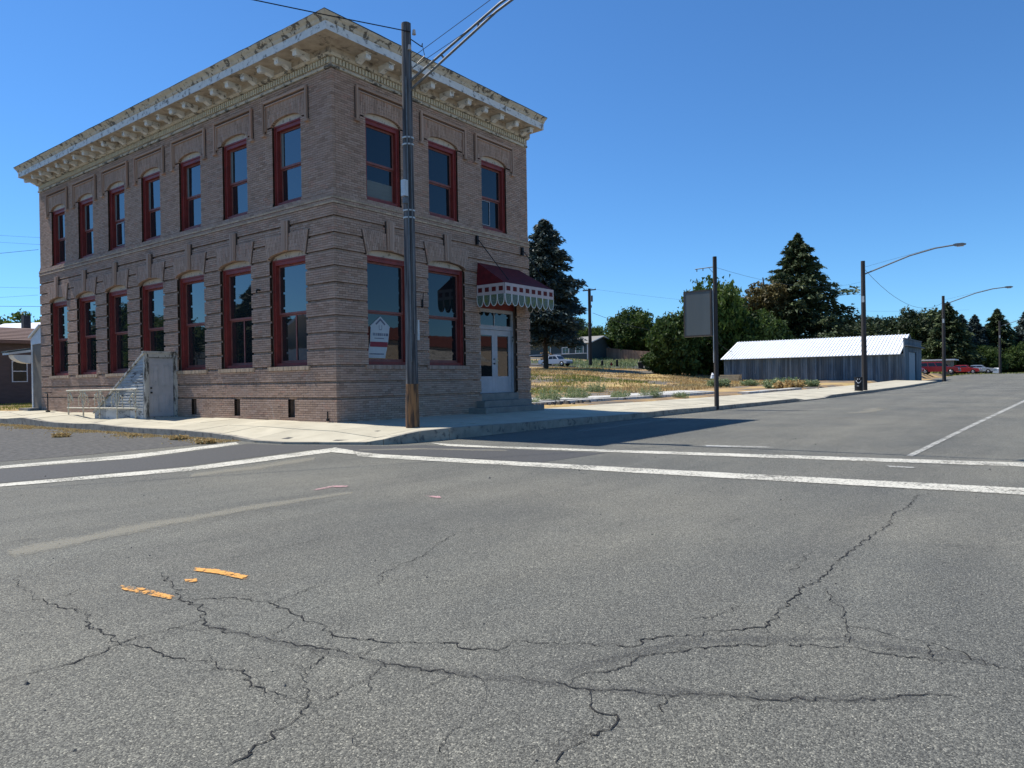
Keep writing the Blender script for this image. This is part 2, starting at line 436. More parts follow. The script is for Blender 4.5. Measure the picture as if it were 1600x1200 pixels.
def T(x, y):
    if y > 0 and x > 0:
        base = .25+ip(x, *FX)
        lot = ip(y, *LY)*sm(15, 62, x)+.006*min(y, 60)*(1-sm(15, 62, x))+min(1.1, .04*max(0, x-88))*sm(20, 34, y)
        z = base+lot
        e = min(x-9.0, 1.0) if y < 20 else 1.0
        return z + .05*math.sin(x*.9+y*.4)*math.sin(y*.7-x*.2)*sm(2, 8, y)
    if y > 20 and x > -2.4: return Sd(0, y)
    if y > -26 and (y < 0 or x > -26): return R(x, y)-.25
    return R(x, y)+.12

# ------------------------------------------------------------------ ground, roads
def grid_mesh(xs, ys, zf, keep=None):
    mb = MB(); idx = {}
    for i in range(len(xs)-1):
        for j in range(len(ys)-1):
            cx, cy = (xs[i]+xs[i+1])/2, (ys[j]+ys[j+1])/2
            if keep and not keep(cx, cy): continue
            q = []
            for (a, b) in ((i, j), (i+1, j), (i+1, j+1), (i, j+1)):
                if (a, b) not in idx:
                    idx[(a, b)] = len(mb.v); mb.v.append((xs[a], ys[b], zf(xs[a], ys[b])))
                q.append(idx[(a, b)])
            mb.f.append(tuple(q)); mb.r.append(.5); mb.m.append(0)
    return mb
xs = sorted(set([-600, -300, -150, -80, -60, -40, -30, -26, -20, -12, -6, -2.4, -1, 0] + [9+i*1.0 for i in range(0, 60)] + [70+i*3 for i in range(0, 35)] + [200, 260, 350, 500, 900, 1500]))
ys = sorted(set([-600, -300, -150, -80, -50, -40, -30, -26, -20, -12, -8, -5, -4, -2, -1, 0] + [i*1.0 for i in range(1, 60)] + [60+i*4 for i in range(1, 16)] + [140, 180, 260, 400, 700, 1500]))
structure('ground', grid_mesh(xs, ys, T), 'ground_dirt', smooth=True)
kx = [-60, -40, -26, -12, -5, -3, -1, .5, 10, 20, 30, 45, 60, 80, 115, 140, 175]
ky = [-45, -26, -20, -12, -8, -3.0, -1.0, 0, 20, 40, 80, 120]
road = structure('road', grid_mesh(kx, ky, R, lambda x, y: (y < -3.0) or (x < -1.0 and x > -26 and y < 0) or (x < -1.0 and x > -26 and y > 0)), 'asphalt')
# road grid columns run to -1; the kerb and slabs stand over its edge

def addcov(mb, pts, cov, lift):
    i = len(mb.v); mb.v.extend([(x, y, R(x, y)+lift) for x, y in pts]); mb.f.append(tuple(range(i, i+len(pts)))); mb.r.append(.5); mb.m.append(0); mb.cov.extend(cov)
def flat(name, poly, m, lift, rnd=.5, parent=None, label=None, grow=1.25):
    """thin sheet on the road, coverage falling from the middle to a grown rim"""
    mb = MB()
    if m == 'asphalt_patch':
        mb.poly([(x, y, R(x, y)+lift) for x, y in poly], rnd)
        return part(name, mb, m, parent or road, label=label)
    cx = sum(p[0] for p in poly)/len(poly); cy = sum(p[1] for p in poly)/len(poly); n = len(poly)
    out = [(cx+(x-cx)*grow+random.gauss(0, .004), cy+(y-cy)*grow+random.gauss(0, .004)) for x, y in poly]
    inn = [(cx+(x-cx)*.78, cy+(y-cy)*.78) for x, y in poly]
    for k in range(n):
        j = (k+1) % n
        addcov(mb, [inn[k], inn[j], (cx, cy)], [1, 1, 1], lift)
        addcov(mb, [out[k], out[j], inn[j], inn[k]], [0, 0, 1, 1], lift)
    return part(name, mb, m, parent or road, label=label)
def stripf(name, poly, m, lift, label=None):
    """poly = n points along one edge then n back along the other"""
    mb = MB(); n = len(poly)//2; a = poly[:n]; b = poly[n:][::-1]
    L = lambda p, q, t: (p[0]+(q[0]-p[0])*t, p[1]+(q[1]-p[1])*t)
    soft = .5 if m in ('dust', 'tar_smear') else .09
    side_cov = 0.0 if m in ('dust', 'tar_smear') else .35
    rows = []
    for i in range(n-1):
        K = max(2, int(math.dist(a[i], a[i+1])/.12))
        K = min(K, 60)
        for k in range(K+(i == n-2)):
            t = k/K; A_, B_ = L(a[i], a[i+1], t), L(b[i], b[i+1], t)
            j1, j2 = random.gauss(0, .02), random.gauss(0, .02)
            rows.append([L(A_, B_, -soft*.3+j1), L(A_, B_, soft), L(A_, B_, 1-soft), L(A_, B_, 1+soft*.3+j2)])
    for i in range(len(rows)-1):
        e0 = 0 if i == 0 and m in ('dust', 'tar_smear') else 1; e1 = 0 if i == len(rows)-2 and m in ('dust', 'tar_smear') else 1
        for k, (c0, c1) in enumerate(((side_cov, 1), (1, 1), (1, side_cov))):
            if soft == .5 and k == 1: continue
            addcov(mb, [rows[i][k], rows[i+1][k], rows[i+1][k+1], rows[i][k+1]], [c0*e0, c0*e1, c1*e1, c1*e0], lift)
    return part(name, mb, m, road, label=label)
A = [(-3.08, -4.33), (-3.22, -5.37), (-2.87, -8.89), (-2.6, -11.58), (-2.16, -15.42), (-1.7, -20.0), (-2.3, -20.0), (-2.79, -15.44), (-3.18, -11.82), (-3.4, -9.27), (-3.74, -5.93), (-3.75, -5.24)]
B = [(-0.94, -4.4), (-0.92, -6.05), (-0.08, -10.54), (0.77, -15.32), (1.4, -20.0), (.9, -20.0), (0.14, -15.34), (-0.59, -10.75), (-1.26, -6.32), (-1.37, -5.35)]
Cc = [(-14.5, -3.4), (-8.95, -3.44), (-6.28, -3.91), (-3.35, -3.4), (-2.68, -3.3), (-3.41, -4.11), (-3.94, -4.17), (-6.62, -4.53), (-9.07, -3.83), (-14.5, -3.9)]
D = [(-14.5, -.5), (-8.07, -0.59), (-5.73, -0.63), (-3.0, 0.1), (-2.95, -.25), (-3.32, -0.59), (-6.16, -1.57), (-8.24, -1.14), (-14.5, -1.1)]
flat('asphalt_patch', [(-14.5, -3.3), (-8.9, -3.3), (-6.3, -3.75), (-3.35, -3.2), (-2.95, -3.6), (-3.15, -5.3), (-2.8, -8.8), (-1.0, -9.0), (-1.3, -6.3), (-1.38, -4.6), (-1.85, -4.25), (-2.4, -2.7), (-2.95, -1.6), (-3.05, -.55), (-6.1, -1.65), (-8.3, -1.2), (-14.5, -1.15)], 'asphalt_patch', .003, label='darker asphalt patch inside the corner of the crosswalks')
stripf('crosswalk_line', A, 'paint_white', .008, 'white crosswalk line across the main street, nearer one')
stripf('crosswalk_line', B, 'paint_white', .008, 'white crosswalk line across the main street, farther one')
stripf('crosswalk_line', Cc, 'paint_white', .008, 'white crosswalk line across the side street, nearer one')
stripf('crosswalk_line', D, 'paint_white', .008, 'white crosswalk line across the side street, farther one')
flat('crosswalk_line', [(-2.72, -3.2), (-3.0, -4.25), (-3.6, -5.1), (-3.5, -4.05)], 'paint_white', .012, label='white paint corner where two crosswalk lines meet')
stripf('centre_line', [(1.03, -13.68), (30.48, -14.30), (80, -15.1), (80, -15.22), (28, -14.44), (0.9, -13.80)], 'paint_faded', .008, 'worn white centre line of the main street')
flat('paint_mark', [(1.31, -9.87), (1.62, -11.35), (1.3, -11.45), (0.92, -10.04)], 'paint_faded', .008, label='old ghost line beyond the crosswalk')
flat('paint_mark', [(-0.58, -13.62), (-0.6, -14.06), (-0.76, -14.09), (-0.81, -13.7)], 'paint_faded', .008, label='short scuffed white dash')
flat('survey_mark', [(-10.42, -10.46), (-10.35, -10.73), (-10.32, -11.12), (-10.38, -11.2), (-10.43, -10.89), (-10.47, -10.62)], 'paint_orange', .008, label='lower orange spray paint stroke')
flat('survey_mark', [(-9.87, -10.45), (-9.78, -10.69), (-9.75, -11.08), (-9.83, -11.17), (-9.86, -10.82), (-9.92, -10.57)], 'paint_orange', .008, label='upper orange spray paint stroke')
flat('survey_mark', [(-10.08, -10.74), (-10.01, -10.82), (-10.06, -10.91), (-10.12, -10.85)], 'paint_orange', .008, label='small orange spray paint dab')
flat('survey_mark', [(-6.84, -7.94), (-6.45, -7.88), (-6.33, -8.08), (-6.43, -8.19), (-6.56, -8.02), (-6.93, -8.05)], 'paint_pink', .008, label='longer pink spray paint dash')
flat('survey_mark', [(-6.41, -9.54), (-6.34, -9.79), (-6.46, -9.9), (-6.47, -9.76)], 'paint_pink', .008, label='tiny pink spray paint dash')
stripf('dust_trail', [(-10.49, -8.42), (-9.18, -8.21), (-7.69, -8.23), (-6.5, -8.46), (-6.75, -8.75), (-8.0, -8.7), (-9.49, -8.86), (-10.67, -9.01)], 'dust', .004)
stripf('dust_trail', [(-6.69, -4.65), (-5.15, -4.46), (-3.88, -4.27), (-4.68, -5.2), (-6.03, -5.5), (-7.26, -5.4)], 'dust', .004)

stripf('dust_trail', [(14.5, -9.2), (16, -9.6), (19, -9.3), (21, -9.9), (19, -10.6), (16, -10.5)], 'dust', .0042)
stripf('dust_trail', [(3.5, -5.2), (7, -5.1), (11, -5.2), (11, -6.0), (7, -5.8), (3.5, -6.0)], 'dust', .004)
stripf('dust_trail', [(-1.6, -7.2), (-2.2, -5.4), (-3.1, -4.2), (-2.7, -4.1), (-1.9, -5.0), (-1.3, -7.0)], 'dust', .0045)
stripf('tar_trail', [(-10.47, -11.7), (-10.36, -12.5), (-10.24, -13.1), (-10.02, -13.7), (-9.88, -14.1), (-9.5, -14.78), (-9.1, -15.35), (-9.22, -15.4), (-9.62, -14.84), (-10.0, -14.15), (-10.14, -13.74), (-10.36, -13.14), (-10.46, -12.5), (-10.57, -11.7)], 'tar_smear', .0035)
stripf('tar_trail', [(-9.9, -13.8), (-9.1, -14.15), (-8.6, -14.8), (-8.52, -15.6), (-8.64, -15.6), (-8.74, -14.85), (-9.2, -14.25), (-9.95, -13.9)], 'tar_smear', .0035)
CRACKS = [([(-11.29, -13.34), (-11.22, -13.34), (-11.05, -13.25), (-10.95, -13.25), (-10.82, -13.18), (-10.78, -13.15)], 1.5), ([(-10.78, -13.15), (-10.82, -12.96), (-10.83, -12.8), (-10.82, -12.69), (-10.75, -12.59), (-10.8, -12.49), (-10.79, -12.36), (-10.88, -12.15), (-10.88, -12.01), (-10.9, -11.86), (-10.94, -11.69), (-10.92, -11.45), (-10.91, -11.23), (-10.81, -10.96), (-10.86, -10.74), (-10.87, -10.48), (-10.9, -10.38), (-10.85, -10.2)], 1.1), ([(-11.51, -11.74), (-11.38, -11.76), (-11.25, -11.78), (-11.14, -11.75), (-11.06, -11.76), (-10.95, -11.71), (-10.82, -11.68), (-10.66, -11.69), (-10.47, -11.72)], 1.2), ([(-10.08, -10.4), (-10.19, -10.83), (-10.34, -11.2), (-10.33, -11.4), (-10.47, -11.73), (-10.52, -11.86), (-10.48, -12.08), (-10.43, -12.29), (-10.4, -12.5), (-10.33, -12.71), (-10.3, -12.88), (-10.3, -13.09), (-10.26, -13.21), (-10.2, -13.43), (-10.16, -13.6), (-10.09, -13.73)], 1.3), ([(-10.34, -11.2), (-10.22, -11.33), (-10.1, -11.46), (-10.05, -11.76), (-10.07, -11.99), (-10.13, -12.22), (-10.11, -12.34), (-10.19, -12.55), (-10.15, -12.7), (-10.06, -12.95), (-9.89, -13.19), (-9.91, -13.32), (-9.82, -13.45), (-9.69, -13.43)], 1.3), ([(-10.05, -11.76), (-9.81, -11.72), (-9.58, -11.69)], 0.6), ([(-10.35, -12.73), (-10.5, -12.82), (-10.63, -12.87), (-10.71, -13.0), (-10.77, -13.14)], 0.8), ([(-10.31, -13.11), (-10.48, -13.18), (-10.61, -13.17), (-10.74, -13.18)], 1.0), ([(-10.41, -12.3), (-10.18, -12.19)], 0.6), ([(-9.38, -12.03), (-9.13, -11.81), (-8.85, -11.73), (-8.62, -11.71), (-8.28, -11.53), (-7.86, -11.36), (-7.17, -11.34)], 0.7), ([(-10.29, -12.93), (-10.11, -12.91)], 0.6), ([(-10.42, -13.46), (-10.21, -13.46)], 0.6), ([(-10.87, -10.48), (-10.75, -10.47), (-10.58, -10.33)], 0.6), ([(-10.85, -10.2), (-10.83, -9.9), (-10.74, -9.58)], 0.6), ([(-9.69, -13.43), (-9.6, -13.61), (-9.48, -13.8), (-9.39, -14.0), (-9.26, -13.99), (-9.14, -14.1), (-9.04, -14.23), (-8.93, -14.23), (-8.84, -14.34), (-8.72, -14.46), (-8.42, -14.44), (-8.08, -14.44), (-7.77, -14.4), (-7.64, -14.46), (-7.2, -14.45), (-6.68, -14.44), (-6.14, -14.45), (-5.31, -14.5), (-4.7, -14.43), (-4.22, -14.5), (-3.4, -14.46), (-3.07, -14.63)], 1.5), ([(-9.98, -13.98), (-9.83, -13.97), (-9.69, -14.07), (-9.47, -14.1), (-9.35, -14.2), (-9.2, -14.3), (-9.08, -14.43), (-8.93, -14.61), (-8.84, -14.78), (-8.77, -14.91), (-8.76, -15.12), (-8.72, -15.25), (-8.65, -15.44), (-8.62, -15.63)], 1.2), ([(-7.76, -14.55), (-8.02, -14.64), (-8.11, -14.73), (-8.46, -14.82), (-8.66, -14.88), (-8.77, -14.88)], 0.9), ([(-8.46, -14.82), (-8.41, -14.93), (-8.47, -15.07), (-8.48, -15.22), (-8.51, -15.36), (-8.63, -15.48)], 0.9), ([(-8.5, -15.23), (-8.72, -15.25)], 0.9), ([(-10.07, -13.72), (-9.99, -13.95), (-9.96, -14.09), (-9.9, -14.19), (-9.84, -14.37), (-9.72, -14.52), (-9.67, -14.64), (-9.62, -14.75), (-9.52, -14.87), (-9.42, -15.05), (-9.36, -15.13), (-9.23, -15.23), (-9.14, -15.34), (-9.13, -15.42)], 1.1), ([(-9.97, -14.09), (-10.08, -14.16), (-10.14, -14.22), (-10.11, -14.3), (-10.22, -14.34), (-10.34, -14.32)], 1.2), ([(-10.38, -14.31), (-10.48, -14.29), (-10.6, -14.31)], 1.0), ([(-9.83, -14.38), (-9.9, -14.42), (-9.99, -14.45)], 0.7), ([(-7.49, -14.24), (-7.18, -14.22), (-6.78, -14.2)], 0.7), ([(-8.82, -14.07), (-8.68, -14.17), (-8.43, -14.21)], 0.7), ([(-9.62, -14.75), (-9.73, -14.76), (-9.85, -14.69)], 0.5), ([(-10.84, -9.58), (-10.4, -9.41), (-9.75, -9.18), (-8.77, -8.84), (-7.67, -8.83), (-6.58, -9.03)], 0.5), ([(-9.84, -10.43), (-9.19, -10.47), (-8.25, -10.5)], 0.5)]
rc = random.Random(5)
extra = []
for pts, w in CRACKS:
    for _ in range(int(len(pts)*.45)):
        a = pts[rc.randrange(len(pts)-1)]; an = rc.uniform(0, 6.28); x, y = a; line = [a]
        for s_ in range(rc.randint(2, 5)):
            an += rc.gauss(0, .5); x += math.cos(an)*rc.uniform(.06, .22); y += math.sin(an)*rc.uniform(.06, .22); line.append((x, y))
        extra.append((line, .3))
CRACKS = CRACKS+extra
for pts, w in CRACKS:
    P = [pts[0]]
    for i in range(len(pts)-1):
        a, b = pts[i], pts[i+1]; Ls = math.dist(a, b); n = max(2, int(Ls/.022))
        for k in range(1, n+1):
            t = k/n; j = .012*min(1.5, max(.4, Ls)) if k < n else 0
            P.append((a[0]+(b[0]-a[0])*t+rc.gauss(0, .0075)*(k < n)+.014*math.sin(k*.9+i*2.1)*(0 < k < n), a[1]+(b[1]-a[1])*t+rc.gauss(0, .0085)*(k < n)+.012*math.sin(k*.63+i*1.3)*(0 < k < n)))
    mb = MB(); N = len(P); ws = []
    for i in range(N):
        e = min(i, N-1-i)/max(3, N*.15); ws.append(max(.0011*min(1, w*1.6), w*(.0014+.0032*rc.random()**2+.0009*math.sin(i*.21+w*9))*min(1.0, .35+e)))
    for i in range(N-1):
        dx, dy = P[i+1][0]-P[i][0], P[i+1][1]-P[i][1]; L = math.hypot(dx, dy) or 1
        nx, ny = -dy/L, dx/L
        q = [(P[i][0]+nx*ws[i], P[i][1]+ny*ws[i]), (P[i+1][0]+nx*ws[i+1], P[i+1][1]+ny*ws[i+1]), (P[i+1][0]-nx*ws[i+1], P[i+1][1]-ny*ws[i+1]), (P[i][0]-nx*ws[i], P[i][1]-ny*ws[i])]
        mb.poly([(x, y, R(x, y)+.004) for x, y in q], .5)
    part('crack', mb, 'crack', road)
# pebbles lying on the asphalt
mb = MB()
for k in range(420):
    x = rc.uniform(-12, 6); y = rc.uniform(-15.5, -3)
    s = rc.uniform(.004, .011)*(2.2 if rc.random() < .06 else 1)
    z = R(x, y); a = rc.random()*3
    c, d = math.cos(a)*s, math.sin(a)*s
    mb.poly([(x+c, y+d, z), (x-d, y+c, z), (x, y, z+s)], rc.random()); mb.poly([(x-d, y+c, z), (x-c, y-d, z), (x, y, z+s)], rc.random()); mb.poly([(x-c, y-d, z), (x+d, y-c, z), (x, y, z+s)], rc.random()); mb.poly([(x+d, y-c, z), (x+c, y+d, z), (x, y, z+s)], rc.random())
part('loose_pebbles', mb, 'gravel', road, kind='stuff')

# gravel and dirt drift along the side street kerb
gm = []
gpoly = [(-2.60, 30), (-2.60, 12), (-2.6, 5), (-2.6, 1.5), (-3.0, .35), (-4.1, .3), (-6.0, .2), (-8, .3), (-14, .4), (-16, 10), (-16, 20), (-16, 30)]
mb = MB()
for k in range(20):
    y0, y1 = .3+1.5*k, .3+1.5*(k+1)
    for i in range(6):
        x0, x1 = -2.6-(2.0+.0*k)*i, -2.6-2.0*(i+1)
        mb.poly([(x, y+(.12*math.sin(x*2.1) if (k == 0 and y == y0) else 0), R(x, y)+.004) for x, y in ((x0, y0), (x1, y0), (x1, y1), (x0, y1))], .5)
gr = structure('gravel_verge', mb, 'gravel', road)
mb = MB()
for k in range(6500):
    y = rc.uniform(.3, 22); x = -2.72-abs(rc.gauss(0, .16+.25*(math.sin(y*1.7)>0)))-.03*y*rc.random()
    s = rc.uniform(.01, .035); z = R(x, y)+.004
    a = rc.random()*6.28; c, d = math.cos(a)*s, math.sin(a)*s
    mb.poly([(x+c, y+d, z), (x-d, y+c, z), (x, y, z+s)]); mb.poly([(x-c, y-d, z), (x+d, y-c, z), (x, y, z+s)]); mb.poly([(x-d, y+c, z), (x-c, y-d, z), (x, y, z+s)])
part('kerb_debris', mb, 'leaf_dry', gr, kind='stuff')

# ------------------------------------------------------------------ sidewalk: slabs and kerb stones
kerb_line = [(-2.65, 60), (-2.65, 17.8), (-2.65, 5.7), (-2.6, 2.1), (-2.65, .9), (-2.8, -.4), (-2.75, -1.5), (-2.45, -2.2), (-2.2, -2.8), (-1.95, -3.4), (-1.75, -3.75), (-1.4, -3.95), (-.9, -4.05), (0, kerb_y(0)), (8, kerb_y(8)), (26, kerb_y(26)), (50, kerb_y(50)), (76, kerb_y(76))]
side = thing_dummy = bpy.data.objects.new('sidewalk', None); COL.objects.link(side); side['kind'] = 'structure'
def offset_line(P, d):
    out = []
    for i, p in enumerate(P):
        a = P[max(0, i-1)]; b = P[min(len(P)-1, i+1)]
        dx, dy = b[0]-a[0], b[1]-a[1]; L = math.hypot(dx, dy)
        out.append((p[0]-dy/L*d, p[1]+dx/L*d))
    return out
inner = offset_line(kerb_line, .16)
def resample(P, stepl):
    out = []
    for i in range(len(P)-1):
        n = max(1, round(math.dist(P[i], P[i+1])/stepl))
        for k in range(n):
            t = k/n; out.append((P[i][0]+(P[i+1][0]-P[i][0])*t, P[i][1]+(P[i+1][1]-P[i][1])*t))
    out.append(P[-1]); return out
ks = resample(kerb_line, 1.6)
ki = offset_line(ks, .16)
def drive(x, y):     # driveway dip
    return y < -3 and 27.5 < x < 32.5
for i in range(len(ks)-1):
    if ks[i][1] > 40: continue
    mb = MB(); q = [ks[i], ks[i+1], ki[i+1], ki[i]]
    top = []
    for k, (x, y) in enumerate(q):
        z = Sd(*(ks[i] if k in (0, 3) else ks[i+1]))
        if drive(x, y): z = R(x, y)+.05
        top.append(z)
    g = .006
    dx, dy = q[1][0]-q[0][0], q[1][1]-q[0][1]; L = math.hypot(dx, dy); dx *= g/L; dy *= g/L
    q = [(q[0][0]+dx, q[0][1]+dy), (q[1][0]-dx, q[1][1]-dy), (q[2][0]-dx, q[2][1]-dy), (q[3][0]+dx, q[3][1]+dy)]
    lean = [(-.0, 0)]*4
    mb.hexa([(x, y, R(x, y)-.12) for x, y in q]+[(q[k][0], q[k][1], top[k]+.004) for k in range(4)])
    part('kerb_stone', mb, 'kerb', side, kind=None)
def clip(poly, a, b, c):       # keep a*x+b*y<=c
    out = []
    for i in range(len(poly)):
        p, q = poly[i], poly[(i+1) % len(poly)]
        fp = a*p[0]+b*p[1]-c; fq = a*q[0]+b*q[1]-c
        if fp <= 0: out.append(p)
        if (fp < 0 < fq) or (fq < 0 < fp):
            t = fp/(fp-fq); out.append((p[0]+(q[0]-p[0])*t, p[1]+(q[1]-p[1])*t))
    return out
swp = inner[:]
swp = [p for p in swp] + [(76, -1.3), (27, -.3), (9.1, .25), (9.1, .1), (.1, .1), (.1, 20.3), (-.9, 24), (-.9, 60)]
def cellgrid():
    c = []
    for j in range(-3, 26):
        for i in (-2, -1): c.append((i*1.38, (i+1)*1.38+(.12 if i == -1 else 0), j*1.55, (j+1)*1.55))
    ysf = [-6.2, -2.9, -1.45, .3]
    for i in range(0, 34):
        for j in range(3): c.append((.12+i*1.7, .12+(i+1)*1.7, ysf[j], ysf[j+1]))
    c.append((57.9, 76, -7, -2.9)); c.append((57.9, 76, -2.9, .3))
    return c
for (x0, x1, y0, y1) in cellgrid():
    g = .007
    poly = swp
    for (a, b, cc) in ((1, 0, x1-g), (-1, 0, -x0-g), (0, 1, y1-g), (0, -1, -y0-g)):
        poly = clip(poly, a, b, cc)
        if len(poly) < 3: break
    if len(poly) < 3: continue
    ar = abs(sum(poly[i][0]*poly[(i+1) % len(poly)][1]-poly[(i+1) % len(poly)][0]*poly[i][1] for i in range(len(poly))))/2
    if ar < .03: continue
    dz = random.uniform(-.006, .006)
    mb = MB(); n = len(poly); rr = random.random()
    def zz(x, y):
        if 27.5 < x < 32.5: 
            t = max(0.0, min(1.0, (y+4.6)/2.0)); return (R(x, y)+.05)*(1-t)+Sd(x, y)*t+dz
        return Sd(x, y)+dz
    topv = [(x, y, zz(x, y)) for x, y in poly]
    cx = sum(p[0] for p in poly)/n; cy = sum(p[1] for p in poly)/n
    cz = zz(cx, cy)
    for k in range(n):
        a, b = topv[k], topv[(k+1) % n]
        mb.poly([a, b, (cx, cy, cz)], rr)
        mb.poly([(a[0], a[1], a[2]-.07), (b[0], b[1], b[2]-.07), b, a], rr)
    part('sidewalk_slab', mb, 'concrete', side)
# bed under the slabs, seen in the joints
mb = MB()
for (x0, x1, y0, y1) in cellgrid():
    poly = swp
    for (a, b, cc) in ((1, 0, x1), (-1, 0, -x0), (0, 1, y1), (0, -1, -y0)):
        poly = clip(poly, a, b, cc)
        if len(poly) < 3: break
    if len(poly) < 3 or (27 < x1 and x0 < 33): continue
    mb.poly([(x, y, Sd(x, y)-.035) for x, y in poly], .2)
part('joint_bed', mb, 'gravel', side)

# ------------------------------------------------------------------ bank building
bank = thing('bank_building', 'two storey brown brick corner building with red window frames and peeling cream cornice', 'building', (4.5, 10, .3))
FACE = {'L': lambda u, z, d: (d, u, z), 'F': lambda u, z, d: (u, d, z)}
LEN = {'L': 20.25, 'F': 9.04}
P0 = .065; Z00 = .974
UC = {'L': [2.09+2.697*i for i in range(7)], 'F': [1.88, 4.46, 7.07]}
OPEN = {'L': [], 'F': []}
for c in UC['L']:
    OPEN['L'].append(dict(c=c, h=.69, z0=6.66, zs=9.05, r=.17, up=True))
    OPEN['L'].append(dict(c=c, h=.87, z0=1.90, zs=5.08, r=.17, up=False))
for c, hl in zip(UC['F'], (.64, .69, .70)):
    OPEN['F'].append(dict(c=c, h=.69, z0=6.66, zs=9.05, r=.17, up=True))
for c in (2.0, 4.5): OPEN['F'].append(dict(c=c, h=.87, z0=1.90, zs=5.08, r=.17, up=False))
DOOR = dict(c=7.19, h=1.04, z0=-1, zs=4.15, r=.001, up=False, door=True)
OPEN['F'].append(DOOR)
for c in (4.77, 1.97, 7.35): OPEN['L'].append(dict(c=c, h=.165, z0=.40, zs=.93, r=.001, up=False, vent=True))
def arch(o, u):
    t = (u-o['c'])/o['h']
    return o['zs']+o['r']*math.sqrt(max(0.0, 1-t*t))
def holes(face, z, half_course=.03):
    out = []
    for o in OPEN[face]:
        if o['z0'] < z < o['zs']: out.append((o['c']-o['h'], o['c']+o['h']))
        if not o.get('door') and not o.get('vent'):
            if o['up'] and o['zs']-.02 < z < 9.66: out.append((o['c']-.93, o['c']+.93))
            if (not o['up']) and o['zs']-.02 < z < 5.76:
                w = .90+(z-5.10)*.26; out.append((o['c']-w, o['c']+w))
    out.sort(); return out
def intervals(face, z, u0, u1):
    cur = u0; res = []
    for a, b in holes(face, z):
        if a > cur+.01: res.append((cur, a))
        cur = max(cur, b)
    if cur < u1-.01: res.append((cur, u1))
    return res
bricks = MB(); mort = MB(); tanb = MB()
def pbox(mb, fn, u0, u1, z0, z1, d0, d1, rnd=None, mi=0, back=False):
    p = [fn(u0, z0, d0), fn(u1, z0, d0), fn(u1, z0, d1), fn(u0, z0, d1), fn(u0, z1, d0), fn(u1, z1, d0), fn(u1, z1, d1), fn(u0, z1, d1)]
    mb.hexa(p, rnd, mi, skip=() if back else (4,))
jmin, jmax = -13, 139
for face in 'LF':
    fn = FACE[face]; Ln = LEN[face]
    for j in range(jmin, jmax+1):
        z = Z00+P0*j
        tan = False
        if j < 0: p = .062
        elif j <= 78: p = -.012 if j % 7 == 0 else .045
        elif j <= 82: p = .045
        elif j in (83, 85): p = .075; tan = True
        elif j == 84: p = .055
        elif j == 86: p = .05
        elif j <= 88: p = .02
        else: p = .0
        za, zb = z-P0/2, z+P0/2
        eps = .003 if face == 'L' else .013
        for (a, b) in intervals(face, z, -p, Ln):
            ca = a+.013+eps if abs(a+p) < 1e-6 else a
            pbox(mort, fn, ca, b, za, zb, -(p-.013), .36)
            # bricks
            odd = j % 2
            u = a
            if abs(a+p) < 1e-6:
                own = (odd == 0) if face == 'L' else (odd == 1)
                u = a if own else a+.1
                first = True
            else: first = False
            off = (.109 if odd else 0.0)
            edges = []
            k0 = math.floor((u-off)/.218)
            e = off+.218*(k0+1)
            if e-u < .06: e += .218
            cur = u
            while cur < b-.005:
                e2 = min(e, b)
                if b-e2 < .05: e2 = b
                edges.append((cur, e2)); cur = e2; e += .218
                if e < cur+.05: e += .218
            for (x0, x1) in edges:
                g0 = .0 if x0 <= a+.001 else .005; g1 = .0 if x1 >= b-.001 else .005
                jt = random.gauss(0, .0012)
                pbox(tanb if tan else bricks, fn, x0+g0, x1-g1, za+.006, zb-.006, -p+jt, -p+.095)
    # soldier panels
    for o in OPEN[face]:
        if o.get('door') or o.get('vent'): continue
        n = 28 if o['up'] else 28
        if o['up']: wb = wt = .93; zt = 9.66+.02; p = .012
        else: wb = .905; wt = 1.06; zt = 5.76; p = .085
        for k in range(n):
            t0, t1 = k/n, (k+1)/n
            b0, b1 = o['c']-wb+2*wb*t0, o['c']-wb+2*wb*t1
            q0, q1 = o['c']-wt+2*wt*t0, o['c']-wt+2*wt*t1
            def lo(u): return arch(o, u)+.012 if abs(u-o['c']) < o['h'] else o['zs']+(-.012)
            z0a, z0b = lo(b0), lo(b1)
            def uu(bq, tq, z):
                s = (z-o['zs'])/(zt-o['zs']); return bq+(tq-bq)*s
            def sb(mb, g, za0, za1, zt_, dd0, dd1, rnd=None):
                pts = []
                for d in (dd0, dd1):
                    pts.append([(uu(b0, q0, za0)+g, za0), (uu(b1, q1, za1)-g, za1), (uu(b1, q1, zt_)-g, zt_), (uu(b0, q0, zt_)+g, zt_)])
                f0 = [fn(a_[0], a_[1], dd0) for a_ in pts[0]]; f1 = [fn(a_[0], a_[1], dd1) for a_ in pts[1]]
                mb.hexa([f0[0], f0[1], f1[1], f1[0], f0[3], f0[2], f1[2], f1[3]], rnd)
            sb(mort, 0, z0a, z0b, zt, -(p-.013), .36)
            z = max(z0a, z0b); stag = .1 if k % 2 else 0
            cuts = [None]+[c_ for c_ in np.arange(o['zs']+.05+stag, zt-.05, .215) if c_ > z+.05]+[zt]
            for ci in range(len(cuts)-1):
                if cuts[ci] is None: za0, za1 = z0a, z0b
                else: za0 = za1 = cuts[ci]+.005
                ze = cuts[ci+1]-(.005 if ci < len(cuts)-2 else .004)
                sb(bricks, .005, za0, za1, ze, -p+random.gauss(0, .0012), -p+.09)
part('mortar_core', mort, 'mortar', bank)
part('wall_bricks', bricks, 'brick', bank, kind='stuff')
part('belt_bricks', tanb, 'brick_tan', bank, kind='stuff')

